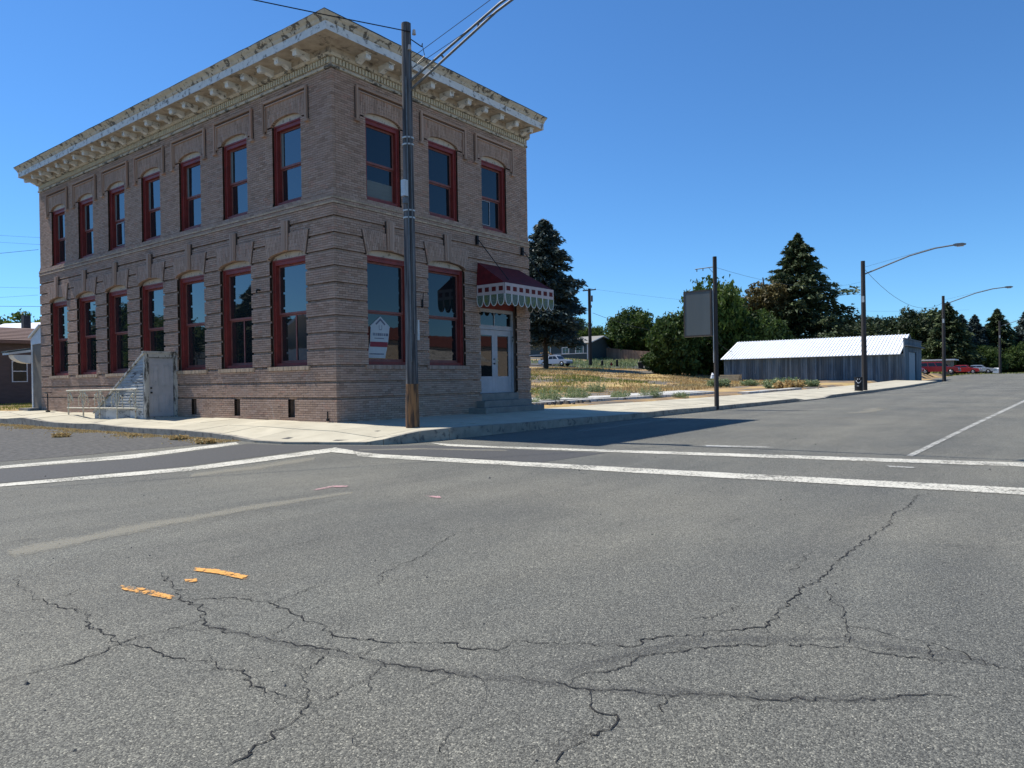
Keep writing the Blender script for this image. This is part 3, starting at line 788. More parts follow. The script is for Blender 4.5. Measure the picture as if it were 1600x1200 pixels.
# keystones, label moulds
for face in 'LF':
    fn = FACE[face]
    for o in OPEN[face]:
        if o.get('door') or o.get('vent'): continue
        c = o['c']
        if not o['up']:
            mb = MB(); zb = o['zs']+.19
            for k in range(5):
                w0 = .12; w1 = .15; t0, t1 = k/5, (k+1)/5
                pts = [(c-w0+2*w0*t0+.004, zb), (c-w0+2*w0*t1-.004, zb), (c-w1+2*w1*t1-.004, 6.12), (c-w1+2*w1*t0+.004, 6.12)]
                pr = .16 if k in (1, 2, 3) else .13
                mb.prism(pts, fn, -pr, .02)
            part('keystone', mb, 'brick', bank)
            jl = MB()
            for s in (-1, 1):
                jl.prism([(c+s*.905, o['zs']), (c+s*.925, o['zs']), (c+s*1.085, 5.775), (c+s*1.06, 5.775)], fn, -.052, .02)
                jl.prism([(c+s*.125, zb), (c+s*.143, zb), (c+s*.175, 6.12), (c+s*.155, 6.12)], fn, -.09, .02)
            part('joint_shade_line', jl, 'joint_shade_line', bank, kind='stuff')
            # rowlock sill
            mb = MB(); n = 27
            for k in range(n):
                u0 = c-.99+1.98*k/n
                pbox(mb, fn, u0+.004, u0+1.98/n-.004, 1.79, 1.90+.004*random.random(), -.09+random.gauss(0, .003), .12, back=True)
            part('sill_bricks', mb, 'brick_tan' if face == 'L' else 'brick', bank)
        else:
            mb = MB(); w = .06
            for s in (-1, 1):
                e = c+s*1.06
                pbox(mb, fn, min(e, e-s*w), max(e, e-s*w), 8.86, 9.82, -.085, .02, back=True)
                e2 = c+s*.97
                pbox(mb, fn, min(e2, e2-s*.035), max(e2, e2-s*.035), 8.95, 9.70, -.055, .02, back=True)
                e3 = c+s*1.12
                pbox(mb, fn, min(e3, e3-s*.17), max(e3, e3-s*.17), 8.80, 8.858, -.10, .02, back=True)
            pbox(mb, fn, c-.999, c+.999, 9.76, 9.82, -.083, .02, back=True)
            pbox(mb, fn, c-.934, c+.934, 9.665, 9.70, -.054, .02, back=True)
            part('label_mould', mb, 'brick', bank)
            jl = MB()  # dark strips standing in for the shadow lines around the mould
            for s in (-1, 1):
                for e in (c+s*1.072, c+s*.988):
                    pbox(jl, fn, e-.009, e+.009, 8.9, 9.78, -.022, .02, back=True)
            pbox(jl, fn, c-1.05, c+1.05, 9.823, 9.842, -.024, .02, back=True); pbox(jl, fn, c-.95, c+.95, 9.722, 9.742, -.026, .02, back=True)
            part('joint_shade_line', jl, 'joint_shade_line', bank, kind='stuff')

# windows
def window(face, o, idx):
    fn = FACE[face]; c, h, z0, zs = o['c'], o['h'], o['z0'], o['zs']
    fw = .11; d0, d1 = .10, .30
    fr = MB()
    pbox(fr, fn, c-h, c-h+fw, z0, zs, d0, d1, back=True); pbox(fr, fn, c+h-fw, c+h, z0, zs, d0, d1, back=True)
    pbox(fr, fn, c-h+fw, c+h-fw, zs-.15, zs, d0, d1, back=True); pbox(fr, fn, c-h+fw, c+h-fw, z0, z0+.11, d0, d1, back=True)
    # brick mould step
    pbox(fr, fn, c-h, c-h+.045, z0, zs+.002, d0-.03, d0+.003, back=True); pbox(fr, fn, c+h-.045, c+h, z0, zs+.002, d0-.03, d0+.003, back=True)
    pbox(fr, fn, c-h+.045, c+h-.045, zs-.045, zs+.002, d0-.03, d0+.003, back=True)
    w = link('window', fr.mesh('window', 'red_paint'), bank)
    # arched tympanum board
    n = 12; pts = [(c-h+2*h*k/n, arch(o, c-h+2*h*k/n)+.02) for k in range(n+1)]
    ty = MB(); ty.prism([(c-h, zs+.003)]+pts+[(c+h, zs+.003)], fn, .085, .13)
    part('tympanum', ty, 'tympanum', w)
    zm = z0+(zs-z0)*(.475 if o['up'] else .49)
    il, ir = c-h+fw+.003, c+h-fw-.003
    s1 = MB(); sw = .05
    za, zb = zm, zs-.152
    for (a, b, zz0, zz1) in ((il, il+sw, za, zb), (ir-sw, ir, za, zb), (il+sw, ir-sw, zb-.05, zb), (il+sw, ir-sw, za, za+.06)):
        pbox(s1, fn, a, b, zz0, zz1, .205, .24, back=True)
    part('upper_sash', s1, 'sash_brown', w)
    s2 = MB(); za2, zb2 = z0+.112, zm-.003
    for (a, b, zz0, zz1) in ((il, il+sw, za2, zb2), (ir-sw, ir, za2, zb2), (il+sw, ir-sw, zb2-.04, zb2), (il+sw, ir-sw, za2, za2+.08)):
        pbox(s2, fn, a, b, zz0, zz1, .245, .28, back=True)
    part('lower_sash', s2, 'sash_brown', w)
    gl = 'window_glass' if face == 'L' else 'window_glass_dark'
    def pane(z0_, z1_, d):
        g = MB(); u0, u1 = il+sw, ir-sw; t = [random.uniform(-.0035, .0035) for _ in range(3)]
        dd = lambda a, b: d+t[0]+(t[1] if a else -t[1])+(t[2] if b else -t[2])
        g.hexa([fn(u0, z0_, dd(0, 0)), fn(u1, z0_, dd(1, 0)), fn(u1, z0_, d+.02), fn(u0, z0_, d+.02), fn(u0, z1_, dd(0, 1)), fn(u1, z1_, dd(1, 1)), fn(u1, z1_, d+.02), fn(u0, z1_, d+.02)])
        return g
    g1 = pane(za+.06, zb-.05, .227); part('pane', g1, gl, w)
    g2 = pane(za2+.08, zb2-.04, .262); part('pane', g2, gl, w)
    mid = None
    if (face, o['up'], idx) in (('L', False, 0), ('L', False, 1)):
        mid = MB(); pbox(mid, fn, c-.035, c+.02, za2+.08, zb2-.04, .24, .25, back=True); part('mullion', mid, 'sash_brown', w)
    if (face, o['up'], idx) in (('L', True, 4), ('F', True, 2)):
        mid = MB(); L_, R_ = (il+sw+.01, c+.03) if face == 'F' else (c-.1, ir-sw-.01)
        for (a, b, zz0, zz1) in ((L_, L_+.022, za2+.1, zb2-.06), (R_-.022, R_, za2+.1, zb2-.06), (L_+.022, R_-.022, zb2-.082, zb2-.06), (L_+.022, R_-.022, za2+.1, za2+.12)):
            pbox(mid, fn, a, b, zz0, zz1, .236, .248, back=True)
        part('screen_frame', mid, 'grey_wood_paint', w)
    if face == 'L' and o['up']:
        refl = MB(); pbox(refl, fn, ir-sw-.11, ir-sw-.002, za+.062, zb-.052, .212, .218, back=True); part('jamb_reflection', refl, 'blind', w)  # pale strip painted as the sash reflection beside the far jamb
    if (face, o['up'], idx) == ('F', True, 0):
        mid = MB(); pbox(mid, fn, il+sw, ir-sw, za2+.08, za2+.55, .242, .249, back=True); part('blind', mid, 'blind', w)
for face in 'LF':
    iu = il_ = 0
    for o in OPEN[face]:
        if o.get('door') or o.get('vent'): continue
        if o['up']: window(face, o, iu); iu += 1
        else: window(face, o, il_); il_ += 1
for o in OPEN['L']:
    if o.get('vent'):
        mb = MB(); fn = FACE['L']
        for (a, b, q, e) in ((o['c']-.165, o['c']-.13, .40, .93), (o['c']+.13, o['c']+.165, .40, .93), (o['c']-.13, o['c']+.13, .88, .93)): pbox(mb, fn, a, b, q, e, .14, .2, back=True)
        v = part('cellar_vent', mb, 'barn_trim', bank)
        g = MB(); pbox(g, fn, o['c']-.13, o['c']+.13, .40, .88, .17, .18, back=True); part('pane', g, 'window_glass_dark', v)
        s = MB(); pbox(s, fn, o['c']-.165, o['c']+.165, .375, .405, -.055, .2, back=True); part('sill', s, 'kerb', v)

# cornice: swept profile
prof = [(-.05, 10.05), (.045, 10.06), (.055, 10.12), (.02, 10.135), (.02, 10.34), (.12, 10.345), (.14, 10.38), (.17, 10.40), (.17, 10.54), (.80, 10.555), (.80, 10.78), (.83, 10.80), (.86, 10.86), (.92, 10.90), (.97, 10.95), (.97, 10.975), (-.05, 11.02)]
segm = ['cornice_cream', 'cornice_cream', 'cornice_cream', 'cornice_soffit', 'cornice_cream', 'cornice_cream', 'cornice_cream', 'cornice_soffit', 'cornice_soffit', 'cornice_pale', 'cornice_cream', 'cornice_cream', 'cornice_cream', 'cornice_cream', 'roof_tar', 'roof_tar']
cm = sorted(set(segm)); mb = MB()
rings = []
def jit(): return random.gauss(0, .004)
for y in np.linspace(20.25, .9, 40): rings.append([(-o_+(jit() if .6 < o_ else 0), y, z+(jit() if .7 < o_ else 0)) for o_, z in prof])
rings.append([(-o_, -o_, z) for o_, z in prof])
for x in np.linspace(.9, 9.04, 18): rings.append([(x, -o_+(jit() if .6 < o_ else 0), z+(jit() if .7 < o_ else 0)) for o_, z in prof])
for i in range(len(rings)-1):
    for k in range(len(prof)-1):
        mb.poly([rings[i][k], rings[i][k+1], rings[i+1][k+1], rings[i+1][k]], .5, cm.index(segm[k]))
for ring in (rings[0], rings[-1]): mb.poly(ring, .5, cm.index('cornice_cream'))
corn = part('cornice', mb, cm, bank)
def modillion(face, u):
    fn = FACE[face]
    pl = [(.165, 10.54), (.61, 10.553), (.62, 10.45), (.60, 10.39), (.55, 10.375), (.48, 10.40), (.38, 10.43), (.28, 10.39), (.22, 10.36), (.165, 10.37)]
    mb = MB()
    def f3(a, z, d): return fn(u+d, z, -a)
    mb.prism(pl, f3, -.09, .09)
    mb.prism([(.165, 10.515), (.65, 10.525), (.65, 10.553), (.165, 10.54)], f3, -.115, .115)
    return mb
for k in range(24):
    part('modillion', modillion('L', .79+.838*k), 'cornice_pale', corn)
for k in range(11): part('modillion', modillion('F', -.05+.858*k), 'cornice_pale', corn) if k > 0 else None
for k in range(23):
    if random.random() < .75:
        mb = MB(); y = .79+.838*(k+.5); mb.tube((-.42, y, 10.56), (-.42, y, 10.515), .10, .06, 10); part('rosette', mb, 'cornice_soffit', corn)
for k in range(1, 10):
    mb = MB(); x = .8+.858*(k-.5); mb.tube((x, -.42, 10.56), (x, -.42, 10.515), .10, .06, 10); part('rosette', mb, 'cornice_soffit', corn)
mb = MB()
for k in range(int(20.1/.117)): pbox(mb, FACE['L'], .03+.117*k, .03+.117*k+.072, 10.17, 10.325, -.075, -.02, back=True)
for k in range(int(9.0/.117)): pbox(mb, FACE['F'], .0+.117*k, .0+.117*k+.072, 10.17, 10.325, -.075, -.02, back=True)
part('dentils', mb, 'dentil_paint', corn, kind='stuff')
# roof and hidden rear walls
mb = MB(); mb.box(-.02, 9.04, -.02, 20.25, 10.98, 11.0); part('roof', mb, 'roof_tar', bank)
mb = MB(); mb.box(8.76, 9.045, .37, 20.24, .05, 10.98, .3); mb.box(.37, 8.76, 19.9, 20.255, .05, 10.98, .3)
part('rear_wall', mb, 'brick', bank)
mb = MB(); mb.box(9.045, 9.06, .02, .6, .05, 10.9, .3)
mb = MB(); mb.box(-.5, .2, 13.9, 14.6, 11.0, 11.09); mb.box(-.35, -.1, 13.2, 13.6, 11.0, 11.12); part('roof_flashing', mb, 'white_trim', bank)

# entrance
dn = MB(); fn = FACE['F']; dX0, dX1 = 6.15, 8.23
pbox(dn, fn, dX0, dX0+.1, .96, 3.92, .14, .30, back=True); pbox(dn, fn, dX1-.1, dX1, .96, 3.92, .14, .30, back=True)
pbox(dn, fn, dX0+.1, dX1-.1, 3.80, 3.92, .14, .30, back=True); pbox(dn, fn, dX0+.1, dX1-.1, 3.20, 3.32, .14, .30, back=True)
pbox(dn, fn, dX0+.1, dX1-.1, 3.32, 3.345, .12, .16, back=True)
pbox(dn, fn, 7.165, 7.195, 3.32, 3.80, .17, .24, back=True)
en = part('entrance', dn, 'grey_wood_paint', bank)
g = MB(); pbox(g, fn, dX0+.1, 7.165, 3.345, 3.80, .2, .21, back=True); part('transom_pane', g, 'window_glass_dark', en)
g = MB(); pbox(g, fn, 7.195, dX1-.1, 3.345, 3.80, .2, .21, back=True); part('transom_pane', g, 'window_glass_dark', en)
g = MB(); pbox(g, fn, 6.15, 8.23, 3.925, 4.15, .1, .36, back=True); part('lintel', g, 'red_paint', en)
for (a, b, hs) in ((dX0+.105, 7.185, 1), (7.19, dX1-.105, -1)):
    m = MB(); st = .15
    pbox(m, fn, a, a+st, .965, 3.19, .18, .23, back=True); pbox(m, fn, b-st, b, .965, 3.19, .18, .23, back=True)
    pbox(m, fn, a+st, b-st, 3.0, 3.19, .18, .23, back=True); pbox(m, fn, a+st, b-st, .965, 1.55, .185, .23, back=True)
    d = part('door', m, 'grey_wood_paint', bank)
    g = MB(); pbox(g, fn, a+st, b-st, 1.55, 3.0, .2, .21, back=True); part('pane', g, 'window_glass_dark', d)
    k = MB(); xk = b-.06 if hs == 1 else a+.08
    if hs == 1:
        k.tube((xk, .18, 2.0), (xk, .13, 2.0), .028, n=8); part('knob', k, 'black_metal', d); k = MB(); k.tube((xk, .18, 2.16), (xk, .15, 2.16), .024, n=8); part('lock', k, 'black_metal', d)
    else:
        pbox(k, fn, xk-.03, xk+.03, 1.95, 2.2, .165, .185, back=True); k.tube((xk, .17, 2.05), (xk+.04, .12, 2.12), .012); part('handle', k, 'rail_metal', d)
k = MB(); pbox(k, fn, dX1-.09, dX1-.02, 2.75, 3.0, .10, .15, back=True); part('wall_fixture', k, 'weathered_white', bank)
sb = MB(); pbox(sb, fn, 6.14, 8.24, .72, .955, -.06, .35, back=True); part('step', sb, 'step_stone', bank)
sb = MB(); pbox(sb, fn, 5.85, 8.55, .50, .715, -.42, .32, back=True); part('step', sb, 'step_stone', bank)
sb = MB(); pbox(sb, fn, 5.45, 8.80, .20, .495, -.80, .30, back=True); part('step', sb, 'step_stone', bank)
# small wall bits
k = MB(); k.tube((-.04, 3.45, 4.25), (-.16, 3.45, 4.25), .03); k.tube((-.16, 3.45, 4.25), (-.16, 3.45, 4.15), .02); part('wall_hook', k, 'black_metal', bank)
k = MB(); pbox(k, fn, 3.30, 3.34, 3.7, 3.95, -.10, -.03, back=True); k.tube((3.32, -.1, 3.95), (3.30, -.14, 4.15), .012); part('wall_bracket', k, 'black_metal', bank)
k = MB(); k.tube((-.1, .28, .35), (-.1, .28, .62), .02); k.tube((-.1, .28, .36), (-.1, .28, .42), .045); part('hose_bib', k, 'black_metal', bank)

# window sign behind the first street window
sgn = thing('window_sign', 'white house shaped realty sign with a red band leaning in the front ground floor window', 'sign', (1.9, .258, 2.05))
def sgp(u, v, d): return (u, d, v)
uo = 1.36; m = MB()
outl = [(1.33, 2.12), (2.03, 2.12), (2.16, 2.62), (2.22, 3.02), (2.24, 3.06), (1.86, 3.36), (1.46, 3.06), (1.48, 3.02), (1.45, 2.62)]
m.prism(outl, sgp, .2455, .2505); part('board', m, 'sign_white', sgn)
m = MB(); m.prism([(1.435, 2.45), (2.12, 2.45), (2.14, 2.60), (1.45, 2.60)], sgp, .2420, .2455); part('red_band', m, 'sign_red', sgn)
m = MB()
m.prism([(1.86, 3.30), (2.06, 3.13), (2.02, 3.10), (1.86, 3.235), (1.70, 3.10), (1.66, 3.13)], sgp, .2425, .2454)
m.prism([(1.80, 3.10), (1.815, 3.10), (1.815, 2.97), (1.80, 2.97)], sgp, .2425, .2454); m.prism([(1.905, 3.10), (1.92, 3.10), (1.92, 2.97), (1.905, 2.97)], sgp, .2425, .2454); m.prism([(1.815, 2.955), (1.905, 2.955), (1.905, 2.972), (1.815, 2.972)], sgp, .2425, .2454)
part('house_emblem', m, 'sign_ink', sgn)
m = MB(); rl = random.Random(3); u = 1.56
while u < 2.12:
    wl = rl.uniform(.02, .05); m.prism([(u, 2.78), (u+wl, 2.78), (u+wl, 2.86), (u, 2.86)], sgp, .2425, .2454); u += wl+rl.choice((.012, .018, .03))
u = 1.42
while u < 1.98:
    wl = rl.uniform(.01, .03); m.prism([(u, 2.22), (u+wl, 2.22), (u+wl, 2.26), (u, 2.26)], sgp, .2425, .2454); u += wl+.012
u = 1.62
while u < 2.0:
    wl = rl.uniform(.01, .03); m.prism([(u, 2.69), (u+wl, 2.69), (u+wl, 2.72), (u, 2.72)], sgp, .2425, .2454); u += wl+.012
part('faded_lettering', m, 'sign_ink', sgn)

# awning over the door
aw = thing('door_awning', 'dark red cloth awning with checked band and green scallops over the double door', 'awning', (7.3, -.6, 4.6))
wl_, wr_, zt_ = 6.05, 8.42, 5.42
fl, frr, fy, fz = 5.95, 8.80, -1.27, 4.63
cl = MB()
def quadgrid(mb, a, b, c, d, n=6, m_=6, sag=.0):
    a, b, c, d = map(Vector, (a, b, c, d))
    G = [[a.lerp(b, i/n).lerp(d.lerp(c, i/n), j/m_)+Vector((0, 0, -sag*math.sin(math.pi*i/n)*math.sin(math.pi*j/m_))) for j in range(m_+1)] for i in range(n+1)]
    for i in range(n):
        for j in range(m_): mb.poly([G[i][j], G[i+1][j], G[i+1][j+1], G[i][j+1]], .5)
quadgrid(cl, (wl_, -.05, zt_), (wr_, -.05, zt_), (frr, fy, fz+.0), (fl, fy, fz), 8, 6, .05)
quadgrid(cl, (wl_, -.05, zt_), (fl, fy, fz), (fl, -.06, fz), (wl_-.01, -.05, zt_-.01), 5, 5, .0)
quadgrid(cl, (wr_, -.05, zt_), (frr, fy, fz), (frr, -.06, fz), (wr_+.01, -.05, zt_-.01), 5, 5, .0)
part('canopy', cl, 'cloth_red', aw)
def vpan(u0, u1, along, sgn_):
    """valance on one side; along='x' front, 'y' side"""
    def f(u, z, d):
        return (u, fy-.012-d, z) if along == 'x' else ((fl-.012-d) if sgn_ < 0 else (frr+.012+d), u, z)
    L = u1-u0; n = 8 if along == 'x' else 4
    b = MB(); pbox(b, f, u0, u1, fz-.36, fz+.0, -.004, .004, back=True); part('valance_band', b, 'valance_pink', aw)
    for k in range(n):
        c = u0+L*(k+.5)/n; w = L/n
        s = MB(); pbox(s, f, c-w*.29, c+w*.29, fz-.255, fz-.105, .004, .010, back=True); part('red_square', s, 'awning_red', aw)
        pts = [(c-w*.46, fz-.362)]+[(c-w*.46*math.cos(math.pi*t/10), fz-.42-.32*math.sin(math.pi*t/10)**.75) for t in range(11)]+[(c+w*.46, fz-.362)]
        s = MB(); s.prism(pts, f, -.003, .003); sc = part('scallop', s, 'scallop_green', aw)
        e = MB(); prev = None
        for i in range(len(pts)-1):
            p, q = pts[i], pts[i+1]
            e.tube(f(p[0], p[1], .004), f(q[0], q[1], .004), .013, n=4)
        part('piping', e, 'valance_edge', sc)
vpan(fl, frr, 'x', 0)
vpan(fy, -.08, 'y', -1)
vpan(fy, -.08, 'y', 1)
for (bx, bz, tx) in ((5.98, 6.24, 6.25), (8.55, 6.2, 8.6)):
    r_ = MB(); r_.tube((bx, -.10, bz), (bx+.35 if bx < 7 else bx+.2, -1.15, 4.75), .014, n=6); part('stay_rod', r_, 'black_metal', aw)
    r_ = MB(); pbox(r_, fn, bx-.04, bx+.04, bz-.22, bz+.08, -.14, -.03, back=True); part('wall_plate', r_, 'black_metal', aw)
fr_ = MB()
fr_.path([(fl, -.05, fz-.01), (fl, fy, fz-.01), (frr, fy, fz-.01), (frr, -.05, fz-.01)], .016); part('awning_frame', fr_, 'black_metal', aw)

# ------------------------------------------------------------------ cellar entrance against the side wall
ce = thing('cellar_entrance', 'peeling white cellar stair enclosure with a pale panelled door against the brick wall', 'cellar entrance', (-.55, 9.5, .33))
X0, X1, YF = -1.16, .0, 8.45
def cz(y): return ip(y, [8.45, 11.46, 12.25], [2.52, .87, .45])
m = MB(); f2 = lambda u, z, d: (u, YF+d, z)
pbox(m, f2, X0, X0+.14, .30, 2.52, -.03, .09, back=True); pbox(m, f2, -.17, -.035, .30, 2.52, -.03, .09, back=True)
pbox(m, f2, X0+.14, -.17, 2.36, 2.52, -.03, .09, back=True); pbox(m, f2, X0-.03, -.035, 2.52, 2.57, -.06, .12, back=True)
pbox(m, f2, X0+.14, -.17, .30, .36, -.03, .09, back=True)
part('door_surround', m, 'weathered_white', ce)
m = MB(); a, b = X0+.15, -.18
pbox(m, f2, a, b, .37, 2.34, .02, .06, back=True); dr = part('door', m, 'grey_wood_paint', ce)
wp = (b-a)
for (u0, u1) in ((.13, .40), (.60, .87)):
    for (z0, z1) in ((.50, 1.12), (1.38, 2.12)):
        m = MB(); A0, A1 = a+wp*u0, a+wp*u1
        for (p_, q_, r_, s_) in ((A0, A0+.02, z0, z1), (A1-.02, A1, z0, z1), (A0+.02, A1-.02, z0, z0+.02), (A0+.02, A1-.02, z1-.02, z1), (A0+.05, A1-.05, z0+.05, z1-.05)): pbox(m, f2, p_, q_, r_, s_, .006, .02, back=True)
        part('door_panel', m, 'grey_wood_paint', dr)
m = MB(); m.tube((a+.07, YF+.02, 1.18), (a+.07, YF-.04, 1.18), .028, n=10); part('knob', m, 'black_metal', dr); m = MB(); m.tube((a+.07, YF+.02, 1.33), (a+.07, YF-.02, 1.33), .026, n=10); part('lock', m, 'black_metal', dr)
# clapboards on the sloping side
z = .62; k = 0
while z < 2.50:
    z1 = min(z+.098, 2.50)
    yb = ip(-z, [-2.52, -.87, -.45], [8.45, 11.46, 12.25]); yt = ip(-z1, [-2.52, -.87, -.45], [8.45, 11.46, 12.25])
    m = MB(); ya = YF+.09
    if yt-ya > .05:
        m.hexa([(X0-.012, ya, z), (X0+.02, ya, z), (X0+.02, yb-.02, z), (X0-.012, yb-.02, z), (X0+.004, ya, z1-.004), (X0+.02, ya, z1-.004), (X0+.02, yt-.02, z1-.004), (X0+.004, yt-.02, z1-.004)])
        part('clapboard', m, 'weathered_siding', ce)
    z += .1
for i in range(4):
    y0 = YF+.09+i*.93; y1 = min(y0+.92, 12.2)
    m = MB(); m.box(X0-.02, X0+.02, y0+.004, y1-.004, .25, .61); part('base_board', m, 'weathered_siding', ce)
m = MB()
P = [(8.40, 2.56), (11.46, .92), (12.28, .50)]
for i in range(2):
    (ya, za), (yb, zb) = P[i], P[i+1]
    m.hexa([(X0-.05, ya, za-.07), (-.04, ya, za-.07), (-.04, yb, zb-.07), (X0-.05, yb, zb-.07), (X0-.05, ya, za), (-.04, ya, za), (-.04, yb, zb), (X0-.05, yb, zb)])
part('sloping_roof', m, 'weathered_white', ce)

# ornate iron railing by the cellar
rl_ = thing('iron_railing', 'low rusty cream wrought iron railing with scrolls beside the cellar entrance', 'railing', (-1.3, 11.5, .34))
xr = -1.28; m = MB(); m.tube((xr, 8.75, 1.30), (xr, 14.35, 1.27), .032, n=6); part('top_rail', m, 'rail_metal', rl_)
m = MB(); m.tube((xr, 8.75, .66), (xr, 14.3, .62), .028, n=6); part('bottom_rail', m, 'rail_metal', rl_)
for y in (8.85, 10.2, 11.55, 12.9, 14.2):
    m = MB(); m.tube((xr, y, .28), (xr, y, 1.29), .026, n=6); part('post', m, 'rail_metal', rl_)
rs = random.Random(9)
for (ya, yb) in ((8.85, 10.2), (10.2, 11.55), (11.55, 12.9), (12.9, 14.2)):
    for s in (-1, 1):
        m = MB(); pts = []
        yc = ya if s > 0 else yb
        for t in range(16):
            a_ = t/15*math.pi*1.5; r_ = .30-.012*t
            pts.append((xr+.01*math.sin(t), yc+s*(.05+.34*t/15+.07*math.sin(a_*2)), .70+.5*abs(math.sin(a_/1.5))+.03*math.cos(a_*3)))
        m.path(pts, .018, 4)
        for q in range(7):
            p_ = pts[rs.randrange(3, 15)]; yy, zz = p_[1]+rs.uniform(-.05, .05), p_[2]+rs.uniform(-.05, .05)
            m.tube((xr-.015, yy, zz), (xr+.015, yy+rs.uniform(-.04, .04), zz+rs.uniform(-.03, .03)), .035, .006, 5)
        part('scroll', m, 'rail_metal', rl_)
m = MB(); m.tube((-.35, 18.75, .38), (-.35, 18.75, 1.15), .022, n=6); m.tube((-.35, 18.75, 1.15), (-.35, 19.15, 1.2), .02, n=6); m.tube((-.35, 18.75, .36), (-.35, 18.75, .42), .09, n=8); m.tube((-.35, 19.15, 1.2), (-.02, 19.15, 1.2), .02, n=6)
single('handrail', m, 'black_metal', 'short black iron handrail post near the far left corner of the bank', 'handrail')

# lean-to behind the bank
an = thing('annex', 'narrow tan lean to with white edge boards behind the far corner of the bank', 'annex', (4, 21, .4))
m = MB(); m.hexa([(-.0, 20.27, .3), (8, 20.27, .3), (8, 21.4, .3), (-.0, 21.4, .3), (0, 20.27, 4.15), (8, 20.27, 4.15), (8, 21.4, 3.65), (0, 21.4, 3.65)]); part('wall', m, 'annex_tan', an)
m = MB(); m.box(-.03, .0, 21.3, 21.42, .5, 3.6); part('corner_board', m, 'white_trim', an)
m = MB(); m.hexa([(-.035, 20.27, 3.38), (-.003, 20.27, 3.38), (-.003, 21.42, 3.36), (-.035, 21.42, 3.36), (-.035, 20.27, 4.12), (-.003, 20.27, 4.12), (-.003, 21.42, 3.62), (-.035, 21.42, 3.62)]); part('gable_board', m, 'white_trim', an)
m = MB(); m.hexa([(-.12, 20.27, 4.16), (8, 20.27, 4.16), (8, 21.5, 3.66), (-.12, 21.5, 3.66), (-.12, 20.27, 4.22), (8, 20.27, 4.22), (8, 21.5, 3.72), (-.12, 21.5, 3.72)]); part('roof', m, 'white_trim', an)
m = MB(); m.box(-.5, .1, 20.3, 21.6, .2, .50); part('step', m, 'step_stone', an)
m = MB(); m.hexa([(-.95, 21.45, 3.0), (0, 21.45, 3.16), (0, 22.2, 3.16), (-.95, 22.2, 3.0), (-.95, 21.45, 3.06), (0, 21.45, 3.22), (0, 22.2, 3.22), (-.95, 22.2, 3.06)]); por = part('porch_roof', m, 'house_green', an)
m = MB(); m.hexa([(-.9, 21.46, 2.9), (0, 21.46, 3.04), (0, 22.2, 3.04), (-.9, 22.2, 2.9), (-.9, 21.46, 2.99), (0, 21.46, 3.15), (0, 22.2, 3.15), (-.9, 22.2, 2.99)]); part('fascia', m, 'white_trim', por)
m = MB(); m.prism([(0, 2.90)]+[(-.7*math.cos(t/6*math.pi/2), 2.90-.38*math.sin(t/6*math.pi/2)) for t in range(7)], lambda u, z, d: (u, 21.5+d, z), 0, .6); part('barrel_soffit', m, 'white_trim', an)

# mauve house beyond the bank
lh = thing('mauve_house', 'dark mauve house with brown shingle roof and white double hung window at the left edge', 'house', (4, 36, .6))
m = MB(); m.box(-1.5, 13, 32, 42, .4, 4.2); part('wall', m, 'house_mauve', lh)
for yy0, zz0, yy1, zz1 in ((31.5, 4.05, 37.2, 5.18),):
    n = 9
    for i in range(n):
        t0, t1 = i/n, (i+1)/n
        m = MB(); ya, yb = yy0+(yy1-yy0)*t0, yy0+(yy1-yy0)*t1+.03; za, zb = zz0+(zz1-zz0)*t0, zz0+(zz1-zz0)*t1
        m.hexa([(-2, ya, za), (13.4, ya, za), (13.4, yb, zb), (-2, yb, zb), (-2, ya, za+.11), (13.4, ya, za+.11), (13.4, yb, zb+.08), (-2, yb, zb+.08)]); part('shingle_course', m, 'shingle_brown', lh)
m = MB(); m.hexa([(-2, 37.2, 5.13), (13.4, 37.2, 5.13), (13.4, 42.5, 4.1), (-2, 42.5, 4.1), (-2, 37.2, 5.23), (13.4, 37.2, 5.23), (13.4, 42.5, 4.2), (-2, 42.5, 4.2)]); part('rear_roof', m, 'shingle_brown', lh)
for xx in (-1.5, 12.9):
    m = MB(); m.prism([(32, 4.2), (42, 4.2), (37.2, 5.1)], lambda u, z, d: (xx+d, u, z), 0, .1); part('gable', m, 'house_mauve', lh)
m = MB(); m.box(-2, 13.4, 31.45, 31.5, 3.95, 4.12); part('fascia', m, 'shingle_brown', lh)
wx0, wx1, wz0, wz1 = 2.68, 3.35, 1.75, 2.98
wx0 -= .1; wx1 += .02
m = MB()
for (a, b, q, e) in ((wx0, wx0+.05, wz0, wz1), (wx1-.05, wx1, wz0, wz1), (wx0+.05, wx1-.05, wz1-.05, wz1), (wx0+.05, wx1-.05, wz0, wz0+.05), (wx0+.05, wx1-.05, 2.35, 2.40)): m.box(a, b, 31.93, 31.995, q, e)
wf = part('window', m, 'white_trim', lh)
m = MB(); m.box(wx0+.05, wx1-.05, 31.96, 31.99, wz0+.05, 2.35); part('pane', m, 'window_glass_dark', wf)
m = MB(); m.box(wx0+.05, wx1-.05, 31.96, 31.99, 2.40, wz1-.05); part('pane', m, 'window_glass_dark', wf)
m = MB(); m.box(7.05, 7.5, 43.4, 43.9, 4, 6.65); ch = single('chimney_stack', m, 'roof_tar', 'dark square chimney rising behind the mauve house roof', 'chimney')
wr_h = thing('white_roof_house', 'pale metal roofed house behind the mauve house', 'house', (9, 48, .8))
m = MB(); m.box(5.5, 16, 45.5, 52, .7, 5.3); part('wall', m, 'annex_tan', wr_h)
m = MB(); m.hexa([(5.2, 45, 5.5), (16, 45, 5.9), (16, 49, 7.1), (7.6, 49, 6.3), (5.2, 45, 5.6), (16, 45, 6.0), (16, 49, 7.2), (7.6, 49, 6.4)]); part('roof', m, 'metal_roof', wr_h)
